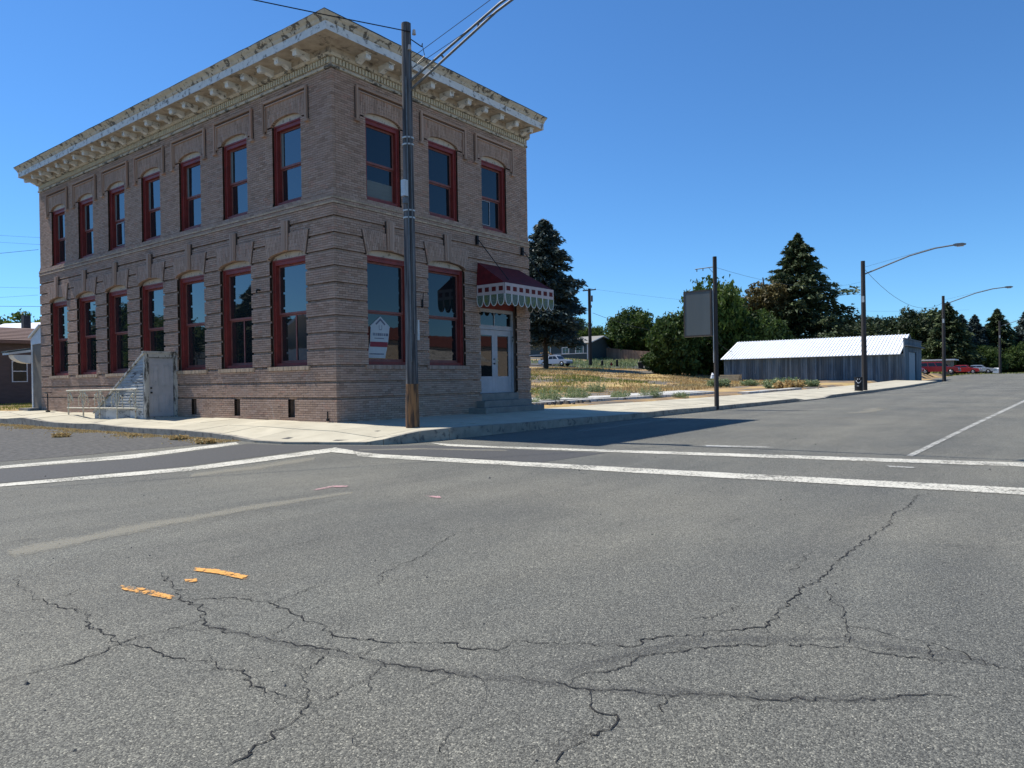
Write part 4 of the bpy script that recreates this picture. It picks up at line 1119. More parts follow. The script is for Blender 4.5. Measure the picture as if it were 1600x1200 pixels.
wr2 = thing('gabled_house', 'small white gable roof showing far left behind the mauve house', 'house', (8.6, 56, .8))
m = MB(); m.box(5.5, 10, 55, 60, .8, 6.2); part('wall', m, 'white_trim', wr2)
m = MB(); m.prism([(5.3, 6.2), (7.8, 7.3), (10.2, 6.2), (10.2, 6.05), (7.8, 7.15), (5.3, 6.05)], lambda u, z, d: (u, 54.8+d, z), 0, 5.4); part('roof', m, 'house_green', wr2)

# ------------------------------------------------------------------ poles
def lerp3(a, b, t): return tuple(a[i]+(b[i]-a[i])*t for i in range(3))
p1 = thing('utility_pole', 'tall dark wooden street light pole on the corner sidewalk in front of the bank', 'utility pole', (.11, -2.80, .25), group='wooden poles along the main street')
def rounded_pole(mb, x, y, z0, z1, r0, r1, n=14, segs=16, seed=1):
    rr = random.Random(seed); i0 = len(mb.v)
    dev = [1+rr.gauss(0, .035) for _ in range(n)]
    for s in range(segs+1):
        t = s/segs; r = r0+(r1-r0)*t; z = z0+(z1-z0)*t
        for k in range(n):
            a = 2*math.pi*k/n
            mb.v.append((x+math.cos(a)*r*dev[k]*(1+rr.gauss(0, .008)), y+math.sin(a)*r*dev[k]*(1+rr.gauss(0, .008)), z))
    for s in range(segs):
        for k in range(n):
            a = i0+s*n+k; b = i0+s*n+(k+1) % n
            mb.f.append((a, b, b+n, a+n)); mb.r.append(.5); mb.m.append(0)
    mb.f.append(tuple(i0+segs*n+k for k in range(n))); mb.r.append(.5); mb.m.append(0)
m = MB(); rounded_pole(m, .11, -2.80, 1.35, 10.40, .152, .115, n=18, seed=4); part('shaft', m, 'pole_wood_grey', p1)
m = MB(); rounded_pole(m, .11, -2.80, .15, 1.35, .172, .153, n=18, segs=5, seed=4); part('weathered_foot', m, 'pole_wood_foot', p1)
m = MB(); m.tube((-.02, -2.93, 1.9), (-.02, -2.90, 9.0), .02, n=6); part('conduit', m, 'galvanised', p1)
m = MB(); m.tube((.05, -2.985, 2.6), (.05, -2.96, 9.6), .012, n=5); part('ground_wire', m, 'galvanised', p1)
for z in (7.33, 7.50, 5.50, 5.68):
    m = MB(); m.tube((.11, -2.80, z), (.11, -2.80, z+.035), .155, n=14); part('steel_band', m, 'light_metal', p1)
m = MB(); m.box(-.16, -.04, -2.93, -2.80, 6.02, 6.42); part('meter_box', m, 'light_metal', p1)
m = MB(); m.box(-.15, -.05, -2.93, -2.84, 5.84, 5.99); part('junction_box', m, 'galvanised', p1)
m = MB(); m.box(.17, .22, -2.99, -2.93, 2.45, 2.95); part('tag_plate', m, 'light_metal', p1)
for (dx, dy, z) in ((.12, -.16, 10.12), (-.02, -.13, 9.70)):
    m = MB(); m.tube((.11+dx, -2.8+dy, z), (.11+dx, -2.8+dy, z+.12), .05, .035, 8); part('insulator', m, 'ceramic', p1)
m = MB(); m.path([(.18, -2.9, 10.0), (.35, -3.1, 9.82), (.36, -3.12, 9.90)], .014, 5); m.path([(.36, -3.12, 9.84), (.40, -3.15, 9.6), (.2, -2.95, 9.3)], .008, 4); part('drop_loop', m, 'black_metal', p1)
def lamp_arm(root, x, y, z, r=.032, local=False):
    """double tube mast arm reaching out over the road, luminaire at its end"""
    up = [(x, y+.15, z), (x, y-3.0, z+1.08), (x, y-4.6, z+1.42), (x, y-5.75, z+1.50)]
    lo = [(x, y-.12, z-.14), (x, y-2.9, z+.93), (x, y-4.5, z+1.34)]
    m = MB(); m.path(up, r, 8); part('arm_tube', m, 'galvanised', root, local=local)
    if not local:
        m = MB(); m.path(lo, r, 8); part('arm_tube', m, 'galvanised', root, local=local)
    for t in (() if local else (.42, .8)):
        a = lerp3(up[0], up[1], t); b = lerp3(lo[0], lo[1], t)
        m = MB(); m.tube(a, b, r*.8, n=6); part('arm_brace', m, 'galvanised', root, local=local)
    e = up[-1]
    m = MB(); m.prism([(0, -.04), (-.12, -.09), (-.5, -.10), (-.72, -.05), (-.74, .01), (-.55, .07), (-.15, .08), (0, .04)], lambda u, w, d: (x+d, e[1]+.1+u, e[2]+w), -.13, .13)
    lu = part('luminaire', m, 'galvanised', root, local=local)
    m = MB(); m.box(x-.09, x+.09, e[1]-.5, e[1]-.1, e[2]-.14, e[2]-.09); part('lens', m, 'ceramic', lu, local=local)
lamp_arm(p1, .11, -2.80, 8.84, .03)

def wire(a, b, sag, label, group=None, r=.010, n=14):
    m = MB(); pts = []
    for i in range(n+1):
        t = i/n; p = lerp3(a, b, t); pts.append((p[0], p[1], p[2]-4*sag*t*(1-t)))
    m.path(pts, r, 4)
    return single('overhead_wire', m, 'black_metal', label, 'wire', group)
wire((.11, -2.95, 10.15), (-24, 10.5, 11.9), .35, 'wire leaving the top of the corner pole toward the upper left', r=.013)
wire((.2, -2.9, 9.55), (-9.5, -42, 10.9), .15, 'upper of two thin wires rising right from the corner pole', r=.007)
wire((.2, -2.9, 9.28), (-8.2, -42, 10.9), .15, 'lower of two thin wires rising right from the corner pole', r=.007)

# far street light, built in local coordinates and copied
def light_pole(name_label, loc, h, r, g):
    root = thing('street_light', name_label, 'street light', loc, group=g)
    m = MB(); rounded_pole(m, 0, 0, -.2, h, r, r*.72, n=12, segs=8, seed=2); part('shaft', m, 'pole_wood', root, local=True)
    lamp_arm(root, 0, 0, h-1.05, .05, True)
    m = MB(); m.tube((0, -.1, h-.45), (0, -4.6, h+.42), .009, n=4); part('guy_rod', m, 'galvanised', root, local=True)
    m = MB(); m.box(-.19, -.16, -.09, .09, h*.68, h*.68+.45); part('notice', m, 'sign_white', root, local=True)
    return root
g3 = 'street lights down the main street'
lp = light_pole('dark wooden street light pole beside the black smiley trash can', (44.5, -4.42, Sd(44.5, -4.4)), 9.42, .20, g3)
lp2 = copy_tree(lp, (80, -5.50, R(80, -5.5)+.1), label='street light pole on the road edge in front of the parked dark red van')
lp3 = copy_tree(lp, (132, -7.8, R(132, -7.8)-.1), scale=(1, 1, .95), label='farthest thin brown street light pole near the right edge')
for (n_, a, b) in (('', (44.5, -4.5, 9.1), (80, -5.5, 9.3)),):
    wire(a, b, 1.55, 'slack wire sagging between the two street lights past the barn', r=.014)
wire((16.27, -4.33, 6.0), (44.5, -4.4, 8.2), .6, 'thin wire from the blank sign pole to the street light beyond', r=.006)

# blank sign on its pole
sp = thing('pole_sign', 'blank grey box sign in a dark frame hung on a slim pole at the kerb', 'sign', (16.27, -4.33, .18))
m = MB(); rounded_pole(m, 16.27, -4.37, .05, 6.42, .098, .085, n=12, segs=8, seed=8); part('pole', m, 'pole_wood', sp)
m = MB(); m.tube((16.2, -4.30, 2.0), (16.2, -4.30, 5.1), .022, n=6); part('conduit', m, 'light_metal', sp)
m = MB(); y0, y1, z0, z1 = -4.25, -3.02, 3.12, 5.06
for (a, b, q, e) in ((y0, y0+.06, z0, z1), (y1-.06, y1, z0, z1), (y0+.06, y1-.06, z0, z0+.06), (y0+.06, y1-.06, z1-.06, z1)): m.box(16.12, 16.42, a, b, q, e)
part('frame', m, 'sign_frame', sp)
m = MB(); m.box(16.13, 16.41, y0+.06, y1-.06, z0+.06, z1-.06); part('blank_panel', m, 'sign_panel', sp)
m = MB(); m.tube((16.27, -4.3, 6.0), (16.27, -3.5, 5.98), .018, n=6); m.tube((16.27, -3.85, 5.98), (16.27, -3.85, 5.88), .02, n=6); m.tube((16.27, -3.58, 5.98), (16.27, -3.58, 5.87), .02, n=6); m.tube((16.27, -4.3, 5.75), (16.27, -4.1, 5.99), .01, n=5); part('bracket_arm', m, 'galvanised', sp)

# trash can with a smile
tc = thing('trash_can', 'black trash barrel with a white smiling face beside the street light pole', 'trash can', (42.9, -4.35, Sd(42.9, -4.3)))
m = MB(); n = 20
for (z0, z1, r0, r1) in ((0, .04, .27, .28), (.04, .30, .265, .268), (.30, .33, .28, .28), (.33, .62, .268, .272), (.62, .65, .285, .285), (.65, .92, .272, .276), (.92, .97, .29, .29)): m.tube((0, 0, z0), (0, 0, z1), r0, r1, n)
part('barrel', m, 'bin_black', tc, local=True, smooth=False)
m = MB()
def face_pt(a, z, e=.0): ang = math.pi+.20+a; return (math.cos(ang)*(.283+e), math.sin(ang)*(.283+e), z)
for s in (-.22, .22): m.poly([face_pt(s-.09, .80), face_pt(s+.09, .80), face_pt(s+.09, .88), face_pt(s-.09, .88)])
for t in range(10):
    a0, a1 = -.62+1.24*t/10, -.62+1.24*(t+1)/10
    z_ = lambda a: .54+.17*(a/.62)**2
    m.poly([face_pt(a0, z_(a0)), face_pt(a1, z_(a1)), face_pt(a1, z_(a1)+.06), face_pt(a0, z_(a0)+.06)])
m.poly([face_pt(-.4, .34), face_pt(.1, .34), face_pt(.1, .37), face_pt(-.4, .37)])
part('smiling_face', m, 'decal_white', tc, local=True)

# ------------------------------------------------------------------ barn
bn = thing('barn', 'long weathered blue grey board barn with a bright corrugated metal roof', 'barn', (82, 8, .6))
BX0, BX1, BY0, BY1 = 77.0, 88.3, -2.0, 18.5
nb = 78
for i in range(nb):
    y0 = BY0+(BY1-BY0)*i/nb; y1 = BY0+(BY1-BY0)*(i+1)/nb
    m = MB(); pr_ = random.uniform(0, .04)
    m.box(BX0-pr_, BX0+.06, y0+.015, y1-.015, .35+random.uniform(0, .25), 3.66)
    part('wall_board', m, 'barn_board', bn)
m = MB(); m.box(BX0+.07, BX1, BY0+.1, BY1-.05, .3, 3.62); part('wall_frame', m, 'barn_trim', bn)
m = MB(); m.prism([(BX0+.1, 3.6), (BX1, 3.6), (82.6, 5.95)], lambda u, z, d: (u, BY1-.12+d, z), 0, .1); part('rear_gable', m, 'barn_trim', bn)
nr = 58
for i in range(nr):
    y0 = BY0+.25+(BY1+.25-BY0-.25)*i/nr; y1 = BY0+.25+(BY1+.25-BY0-.25)*(i+1)/nr
    m = MB(); yr = y0+.10
    e0, e1 = (76.45, 3.62), (82.6, 6.02)
    def rp(y, t, h): return (e0[0]+(e1[0]-e0[0])*t, y, e0[1]+(e1[1]-e0[1])*t+h)
    rr = random.random()
    m.hexa([rp(yr, 0, -.03), rp(yr, 1, -.03), rp(y1, 1, -.03), rp(y1, 0, -.03), rp(yr, 0, .02), rp(yr, 1, .02), rp(y1, 1, .02), rp(y1, 0, .02)], rr)
    m.hexa([rp(y0, 0, -.03), rp(y0, 1, -.03), rp(yr, 1, -.03), rp(yr, 0, -.03), rp(y0+.02, 0, .10), rp(y0+.02, 1, .10), rp(yr-.02, 1, .10), rp(yr-.02, 0, .10)], rr)
    part('roof_panel', m, 'metal_roof', bn)
m = MB(); m.hexa([(82.6, BY0+.25, 5.98), (88.9, BY0+.25, 3.5), (88.9, BY1+.25, 3.5), (82.6, BY1+.25, 5.98), (82.6, BY0+.25, 6.04), (88.9, BY0+.25, 3.56), (88.9, BY1+.25, 3.56), (82.6, BY1+.25, 6.04)]); part('rear_roof', m, 'metal_roof', bn)
# false front facing the street
for i in range(26):
    x0 = BX0-.2+(BX1+.5-BX0+.2)*i/26; x1 = BX0-.2+(BX1+.5-BX0+.2)*(i+1)/26
    if 79.75 < (x0+x1)/2 < 84.6:
        m = MB(); m.box(x0+.01, x1-.01, BY0-.12, BY0+.02, 3.95, 5.3); part('front_board', m, 'barn_board', bn)
    else:
        m = MB(); m.box(x0+.01, x1-.01, BY0-.12, BY0+.02, .4, 5.3); part('front_board', m, 'barn_board', bn)
m = MB(); m.box(79.8, 84.55, BY0-.02, BY0+.04, .5, 3.9); part('sliding_door', m, 'barn_door', bn)
m = MB(); m.box(BX0-.4, BX1+.6, BY0-.5, BY0-.13, 4.5, 4.62); m.box(BX0-.25, BX1+.55, BY0-.2, BY0+.08, 5.3, 5.4); part('front_canopy', m, 'barn_trim', bn)

lum = thing('lumber_stack', 'stack of pale yellow boards on the ground by the left end of the barn', 'lumber stack', (72.5, 16, T(72.5, 16)))
for j in range(4):
    for i in range(3):
        m = MB(); m.box(-.5+i*.34, -.5+i*.34+.30, -1.25+random.uniform(-.1, .1), 1.2+random.uniform(-.1, .1), .05+j*.2, .05+j*.2+.165); part('board', m, 'lumber', lum, local=True)
m = MB(); m.tube((0, 0, 0), (0, 0, .35), .35, .25, 8); m.tube((0, 0, .35), (.1, .1, .7), .25, .08, 8)
tarp = single('tarp_bundle', m, 'white_trim', 'small white tarp bundle at the left corner of the barn', 'tarp'); tarp.location = (75, 19.2, T(75, 19.2)+.2)
BRICKISH = None

# ------------------------------------------------------------------ green house and fence
gh = thing('green_house', 'dark green ranch house with a grey shingle roof and white trimmed windows behind the spruce', 'house', (110, 65, 5.2))
m = MB(); m.box(105, 116, 55.8, 86, 4.3, 8.3); part('wall', m, 'house_green', gh)
m = MB(); m.hexa([(104.4, 55.2, 8.2), (110, 55.2, 9.75), (110, 86.5, 9.75), (104.4, 86.5, 8.2), (104.4, 55.2, 8.32), (110, 55.2, 9.87), (110, 86.5, 9.87), (104.4, 86.5, 8.32)])
m.hexa([(116.6, 55.2, 8.2), (110, 55.2, 9.75), (110, 86.5, 9.75), (116.6, 86.5, 8.2), (116.6, 55.2, 8.32), (110, 55.2, 9.87), (110, 86.5, 9.87), (116.6, 86.5, 8.32)]); part('roof', m, 'shingle_grey', gh)
m = MB(); m.prism([(105, 8.3), (116, 8.3), (110, 9.7)], lambda u, z, d: (u, 55.78+d, z), 0, .1); part('gable', m, 'house_green', gh)
m = MB(); m.hexa([(104.4, 55.1, 8.1), (110, 55.1, 9.65), (110, 55.2, 9.65), (104.4, 55.2, 8.1), (104.4, 55.1, 8.3), (110, 55.1, 9.85), (110, 55.2, 9.85), (104.4, 55.2, 8.3)]); m.hexa([(116.6, 55.1, 8.1), (110, 55.1, 9.65), (110, 55.2, 9.65), (116.6, 55.2, 8.1), (116.6, 55.1, 8.3), (110, 55.1, 9.85), (110, 55.2, 9.85), (116.6, 55.2, 8.3)]); part('barge_board', m, 'white_trim', gh)
m = MB(); m.box(104.93, 104.99, 55.75, 55.95, 4.4, 8.2); m.box(104.93, 104.99, 55.95, 86, 6.3, 6.42); part('trim', m, 'white_trim', gh)
for (y0, y1, z0, z1) in ((56.8, 58.5, 6.4, 8.0), (60.1, 61.6, 6.45, 7.6), (64.4, 65.7, 6.4, 8.1), (70, 71.5, 6.6, 8.0), (76, 77.8, 6.6, 8.0)):
    m = MB()
    for (a, b, q, e) in ((y0-.1, y0+.06, z0-.1, z1+.1), (y1-.06, y1+.1, z0-.1, z1+.1), (y0+.06, y1-.06, z1-.05, z1+.1), (y0+.06, y1-.06, z0-.1, z0+.05), ((y0+y1)/2-.03, (y0+y1)/2+.03, z0+.05, z1-.05)): m.box(104.9, 104.985, a, b, q, e)
    w_ = part('window', m, 'white_trim', gh)
    m = MB(); m.box(104.94, 104.975, y0+.06, y1-.06, z0+.05, z1-.05); part('pane', m, 'window_glass_dark', w_)
m = MB(); m.box(112.6, 113.6, 55.7, 55.79, 6.8, 7.8); part('gable_window', m, 'white_trim', gh)

fn_ = thing('board_fence', 'brown vertical board fence stretching right from the green house', 'fence', (112, 50, 4.8))
nf = 98
for i in range(nf):
    y = 59.2-(59.2-44.2)*i/nf; zg = T(112, y)
    m = MB(); m.box(111.97+random.uniform(0, .02), 112.0+random.uniform(.01, .02), y-.145, y, zg-.1, zg+1.85+random.uniform(-.03, .03)+.3*(y-44)/15)
    part('picket', m, 'fence_wood', fn_)

# lot furniture
lpz = T(90.6, 46.6)
lop = thing('power_pole', 'dark utility pole with a crossarm and transformer beyond the weedy lot', 'utility pole', (90.6, 46.6, lpz))
m = MB(); rounded_pole(m, 0, 0, -.2, 13.1, .30, .24, segs=6, seed=3); part('shaft', m, 'pole_wood', lop, local=True)
m = MB(); m.box(-.08, .08, -1.25, 1.25, 12.75, 12.93); part('crossarm', m, 'pole_wood', lop, local=True)
for y in (-1.15, -.5, .5, 1.15):
    m = MB(); m.tube((0, y, 12.93), (0, y, 13.15), .06, .04, 6); part('insulator', m, 'ceramic', lop, local=True)
m = MB(); m.tube((0, -.42, 10.9), (0, -.42, 11.9), .22, n=10); part('transformer', m, 'galvanised', lop, local=True)
m = MB(); m.tube((0, -.3, 9.9), (0, -.3, 10.3), .14, n=8); part('bracket', m, 'galvanised', lop, local=True)
wire((90.6, 46.0, lpz+9.0), (83, 22, lpz+3.3), .8, 'pale drop wire descending right from the lot power pole', r=.035)
wire((83, 22, lpz+3.3), (77.2, 17.5, 4.6), .3, 'drop wire ending at the left corner of the barn', r=.03)
wire((90.6, 47.5, lpz+12.9), (60, 90, lpz+13.5), 1.0, 'high line running left from the lot power pole crossarm', r=.012)
wire((90.6, 45.6, lpz+12.9), (150, -2, 13.5), 1.5, 'high line running right from the lot power pole crossarm', r=.012)
for (x, y, lab) in ((90.1, 44.04, 'dark steel bollard left of the red hydrant'), (91.6, 42.1, 'dark steel bollard right of the red hydrant')):
    bo = thing('bollard', lab, 'bollard', (x, y, T(x, y)), group='dark bollards beyond the lot')
    m = MB(); m.tube((0, 0, -.1), (0, 0, 1.1), .2, n=10); m.tube((0, 0, 1.1), (0, 0, 1.2), .2, .08, 10); part('post', m, 'black_metal', bo, local=True)
hy = thing('fire_hydrant', 'small red fire hydrant between two dark bollards', 'hydrant', (91.1, 42.9, T(91.1, 42.9)))
m = MB(); m.tube((0, 0, 0), (0, 0, .6), .16, n=10); m.tube((0, 0, .6), (0, 0, .8), .18, .06, 10); part('body', m, 'red_paint_fresh', hy, local=True)
m = MB(); m.tube((0, -.3, .45), (0, .3, .45), .08, n=8); part('nozzle', m, 'red_paint_fresh', hy, local=True)
bi = thing('wheelie_bin', 'dark wheeled bin standing alone beyond the lot', 'bin', (88.5, 36.2, T(88.5, 36.2)))
m = MB(); m.hexa([(-.28, -.28, .08), (.28, -.28, .08), (.28, .28, .08), (-.28, .28, .08), (-.36, -.36, 1.05), (.36, -.36, 1.05), (.36, .36, 1.05), (-.36, .36, 1.05)]); part('body', m, 'bin_black', bi, local=True)
m = MB(); m.hexa([(-.4, -.4, 1.05), (.4, -.4, 1.05), (.4, .4, 1.05), (-.4, .4, 1.05), (-.3, -.3, 1.15), (.3, -.3, 1.15), (.3, .3, 1.15), (-.3, .3, 1.15)]); part('lid', m, 'bin_black', bi, local=True)
for s in (-1, 1):
    m = MB(); m.tube((-.2, s*.25, .12), (-.2, s*.32, .12), .12, n=10); part('wheel', m, 'tyre', bi, local=True)

# ------------------------------------------------------------------ vehicles (front toward +x locally)
def vehicle(name, label, cat, loc, rz, kind, paint, group=None):
    root = thing(name, label, cat, loc, rz, group)
    if kind == 'suv':   L, Wd, H = 5.5, 1.95, 1.9; prof_ = [(-2.75, .45), (-2.75, 1.05), (-2.65, 1.15), (1.15, 1.15), (1.35, 1.08), (2.6, .98), (2.75, .8), (2.75, .42)]; roof = [(-2.66, 1.15), (-2.52, 1.82), (-2.3, 1.88), (.3, 1.88), (.55, 1.82), (1.2, 1.15)]; wh = (-1.75, 1.75); wr = .38
    elif kind == 'sedan': L, Wd, H = 4.7, 1.8, 1.42; prof_ = [(-2.35, .4), (-2.35, .85), (-2.2, .98), (-1.5, 1.0), (1.0, .95), (2.1, .82), (2.3, .7), (2.35, .38)]; roof = [(-1.75, .99), (-1.05, 1.38), (-.7, 1.43), (.1, 1.43), (.4, 1.37), (1.15, .95)]; wh = (-1.4, 1.45); wr = .32
    else:  L, Wd, H = 5.6, 1.95, 1.8; prof_ = [(-2.8, .5), (-2.8, 1.12), (.9, 1.12), (1.25, 1.12), (2.6, 1.02), (2.78, .85), (2.8, .45)]; roof = [(-.95, 1.12), (-.8, 1.76), (-.6, 1.82), (.4, 1.82), (.65, 1.76), (1.25, 1.12)]; wh = (-1.75, 1.85); wr = .39
    h = Wd/2
    bottom = [(prof_[-1][0], prof_[-1][1])]
    low = []
    for wx in reversed(wh):
        low += [(wx+wr+.06, prof_[0][1]-.08)]+[(wx+(wr+.06)*math.cos(a_), wr+(wr+.06)*math.sin(a_)) for a_ in [math.pi*k/6 for k in range(1, 6)]]+[(wx-wr-.06, prof_[0][1]-.08)]
    poly = prof_+low
    m = MB(); f = lambda u, z, d: (u, d, z)
    # body sides with wheel arches, split as n-gon prism
    m.prism(poly, f, -h, h, .5); part('body', m, paint, root, local=True)
    m = MB()
    def cab(t): return [(x, z) for x, z in roof]
    n = len(roof)
    a0 = [(x, -h+.02+.14*(z-roof[0][1])/.7, z) for x, z in roof]; a1 = [(x, h-.02-.14*(z-roof[0][1])/.7, z) for x, z in roof]
    for k in range(n-1): m.poly([a0[k], a0[k+1], a1[k+1], a1[k]], .5)
    m.poly(a0, .5); m.poly(list(reversed(a1)), .5)
    part('cabin', m, paint, root, local=True)
    zb, zt = roof[0][1]+.06, roof[2][1]-.14
    def xs_at(z, side):
        pts_ = roof[:3] if side < 0 else roof[-3:][::-1]
        return float(np.interp(z, [p_[1] for p_ in pts_], [p_[0] for p_ in pts_]))
    for s in (-1, 1):
        nW = 3 if kind == 'suv' else 2
        xa_b, xa_t = xs_at(zb, -1)+.14, xs_at(zt, -1)+.14; xb_b, xb_t = xs_at(zb, 1)-.14, xs_at(zt, 1)-.14
        for k in range(nW):
            t0, t1 = k/nW+.015, (k+1)/nW-.015
            m = MB(); yb = s*(h-.02-.14*(zb-roof[0][1])/.7+.012); yt = s*(h-.02-.14*(zt-roof[0][1])/.7+.012)
            m.poly([(xa_b+(xb_b-xa_b)*t0, yb, zb), (xa_b+(xb_b-xa_b)*t1, yb, zb), (xa_t+(xb_t-xa_t)*t1, yt, zt), (xa_t+(xb_t-xa_t)*t0, yt, zt)]); part('side_window', m, 'car_glass', root, local=True)
    for (k0, k1, nm) in ((n-2, n-1, 'windscreen'), (0, 1, 'rear_window')):
        p_, q_ = roof[k0], roof[k1]; off = .015
        sx = 1 if nm == 'windscreen' else -1
        m = MB(); A_ = (p_[0]+(q_[0]-p_[0])*.12, p_[1]+(q_[1]-p_[1])*.12); B_ = (p_[0]+(q_[0]-p_[0])*.88, p_[1]+(q_[1]-p_[1])*.88)
        m.poly([(A_[0]+sx*off, -h+.2, A_[1]+off), (B_[0]+sx*off, -h+.15, B_[1]+off), (B_[0]+sx*off, h-.15, B_[1]+off), (A_[0]+sx*off, h-.2, A_[1]+off)]); part(nm, m, 'car_glass', root, local=True)
    for wx in wh:
        for s in (-1, 1):
            m = MB(); m.tube((wx, s*(h-.24), wr), (wx, s*(h-.01), wr), wr, n=18); w_ = part('wheel', m, 'tyre', root, local=True)
            m = MB(); m.tube((wx, s*(h-.02), wr), (wx, s*(h+.008), wr), wr*.6, wr*.5, 12); part('rim', m, 'rim', w_, local=True)
    fx, rx = prof_[-2][0], prof_[0][0]
    for s in (-1, 1):
        m = MB(); m.box(fx-.06, fx+.03, s*(h-.28)-.16, s*(h-.28)+.16, .68, .84); part('headlight', m, 'car_lamp', root, local=True)
        m = MB(); m.box(rx-.03, rx+.05, s*(h-.12)-.09, s*(h-.12)+.09, .75, 1.05); part('tail_light', m, 'tail_lamp', root, local=True)
    m = MB(); m.box(fx-.02, fx+.07, -h+.05, h-.05, .38, .55); m.box(rx-.08, rx+.02, -h+.05, h-.05, .42, .58); part('bumper', m, 'galvanised' if kind != 'sedan' else paint, root, local=True)
    if kind == 'pickup':
        m = MB(); m.box(-2.70, -1.02, -h+.1, h-.1, .9, 1.125); part('bed_floor', m, 'black_metal', root, local=True)
    return root
vehicle('parked_van', 'long dark red van with dark side windows parked behind the second street light', 'van', (116.8, -.75, R(116.8, 0)+.25), rad(-94), 'suv', 'car_red')
vehicle('parked_pickup', 'dark red pickup nose partly hidden by the end of the barn', 'pickup', (108.6, 3.1, R(108, 0)+.3), rad(-92), 'pickup', 'car_red_bright')
vehicle('parked_car', 'bright red car parked right of the dark red van', 'car', (125.6, -3.3, R(125.6, 0)+.15), rad(-100), 'sedan', 'car_red_bright')
vehicle('parked_car', 'silver sedan parked at the right end of the red vehicles', 'car', (134.8, -4.7, R(134, 0)+.12), rad(-98), 'sedan', 'car_silver')
tk = vehicle('parked_truck', 'pale blue white pickup carrying brown brush under the spruce', 'truck', (87, 51.2, T(87, 51.2)), rad(-90), 'pickup', 'car_white')
m = MB(); rb = random.Random(8)
for k in range(260):
    x = 87+rb.uniform(-.8, .8); y = 52.9+rb.gauss(0, .45); z = T(87, 51.2)+1.1+abs(rb.gauss(0, .5)); s = .25
    m.poly([(x+rb.uniform(-s, s), y+rb.uniform(-s, s), z+rb.uniform(-s, s)) for _ in range(3)])
single('brush_pile', m, 'brush_load', 'brown brush heaped in the bed of the pale pickup', 'brush')
sh = thing('low_shed', 'small flat roofed pale shed behind the dark red van', 'shed', (133, 1.5, 1.3))
m = MB(); m.box(131, 136, -.8, 4.0, 1.0, 3.6); part('wall', m, 'annex_tan', sh)
m = MB(); m.box(130.6, 136.4, -1.5, 4.2, 3.62, 3.85); part('roof', m, 'white_trim', sh)
m = MB(); m.box(-.5, .5, -.55, .55, 0, .75); m.hexa([(-.5, -.55, .75), (.5, -.55, .75), (.5, .55, .75), (-.5, .55, .75), (-.3, -.35, .95), (.3, -.35, .95), (.3, .35, .95), (-.3, .35, .95)])
wb_ = single('white_crate', m, 'white_trim', 'low white box on the verge left of the farthest light pole', 'box'); wb_.location = (143.8, -6.6, R(143, -6)+.05)

# ------------------------------------------------------------------ trees
def np_tris(name, P0, P1, P2, rnd, matname):
    n = len(P0)
    V = np.empty((n*3, 3), dtype=np.float32); V[0::3] = P0; V[1::3] = P1; V[2::3] = P2
    me = bpy.data.meshes.new(name)
    me.vertices.add(n*3); me.vertices.foreach_set('co', V.ravel())
    me.loops.add(n*3); me.loops.foreach_set('vertex_index', np.arange(n*3, dtype=np.int32))
    me.polygons.add(n); me.polygons.foreach_set('loop_start', np.arange(0, n*3, 3, dtype=np.int32))
    me.polygons.foreach_set('loop_total', np.full(n, 3, dtype=np.int32))
    me.update(calc_edges=True)
    a = me.attributes.new('rnd', 'FLOAT', 'FACE'); a.data.foreach_set('value', np.clip(rnd, 0, 1).astype(np.float32))
    me.materials.append(MATS[matname])
    return me
def leaf_tris(g, C, size, flat=.6, along=None, elong=1.0):
    n = len(C)
    a = g.normal(size=(n, 3)); 
    if along is not None: a = along+a*.35
    a /= np.linalg.norm(a, axis=1, keepdims=True)
    b = g.normal(size=(n, 3)); b[:, 2] *= flat
    b -= (b*a).sum(1, keepdims=True)*a; b /= np.linalg.norm(b, axis=1, keepdims=True)+1e-9
    s = (size*g.uniform(.6, 1.4, n))[:, None]
    return C-a*s*.5*elong-b*s*.35, C-a*s*.5*elong+b*s*.35, C+a*s*.7*elong
def conifer_mesh(seed, H, Rb, matname, n=11000, size=.34, power=.85, droop=.28, gap=.02, irregular=.25, lean=0):
    g = np.random.default_rng(seed)
    P = []; A = []; Rn = []
    z = gap*H; lev = 0
    nb_levels = int(H*1.9)
    per = max(10, n//(nb_levels*8))
    for l in range(nb_levels):
        t = (l+.5)/nb_levels; z = gap*H+(1-gap)*H*t*.985
        rr = Rb*(1-t)**power*(1-.25*math.exp(-t*14))
        k = int(g.integers(7, 10)); ph = g.uniform(0, 6.28)
        for b in range(k):
            ang = ph+6.283*b/k+g.normal()*.2
            L = max(.25, rr*(1+g.normal()*irregular))
            m_ = int(per*(.35+1.1*L/Rb)*g.uniform(.6, 1.3))
            s = g.uniform(.12, 1, m_)**.75*L
            zz = z-droop*s*s/max(L, .6)*.9+.10*L*(s/L)**3+g.normal(size=m_)*(.10+.02*L)
            wv = g.normal(size=m_)*(.10+.16*s*(1-.45*s/L))
            ca, sa = math.cos(ang), math.sin(ang)
            P.append(np.stack([ca*s-sa*wv, sa*s+ca*wv, zz-np.abs(wv)*.3], 1))
            A.append(np.tile(np.array([[ca, sa, -.25]]), (m_, 1)))
            base = g.uniform(.15, .75)
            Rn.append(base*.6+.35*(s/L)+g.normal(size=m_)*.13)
    P = np.concatenate(P); A = np.concatenate(A); Rn = np.concatenate(Rn)
    p0, p1_, p2 = leaf_tris(g, P, size, .5, A, 1.15)
    return np_tris('crown', p0, p1_, p2, Rn, matname)
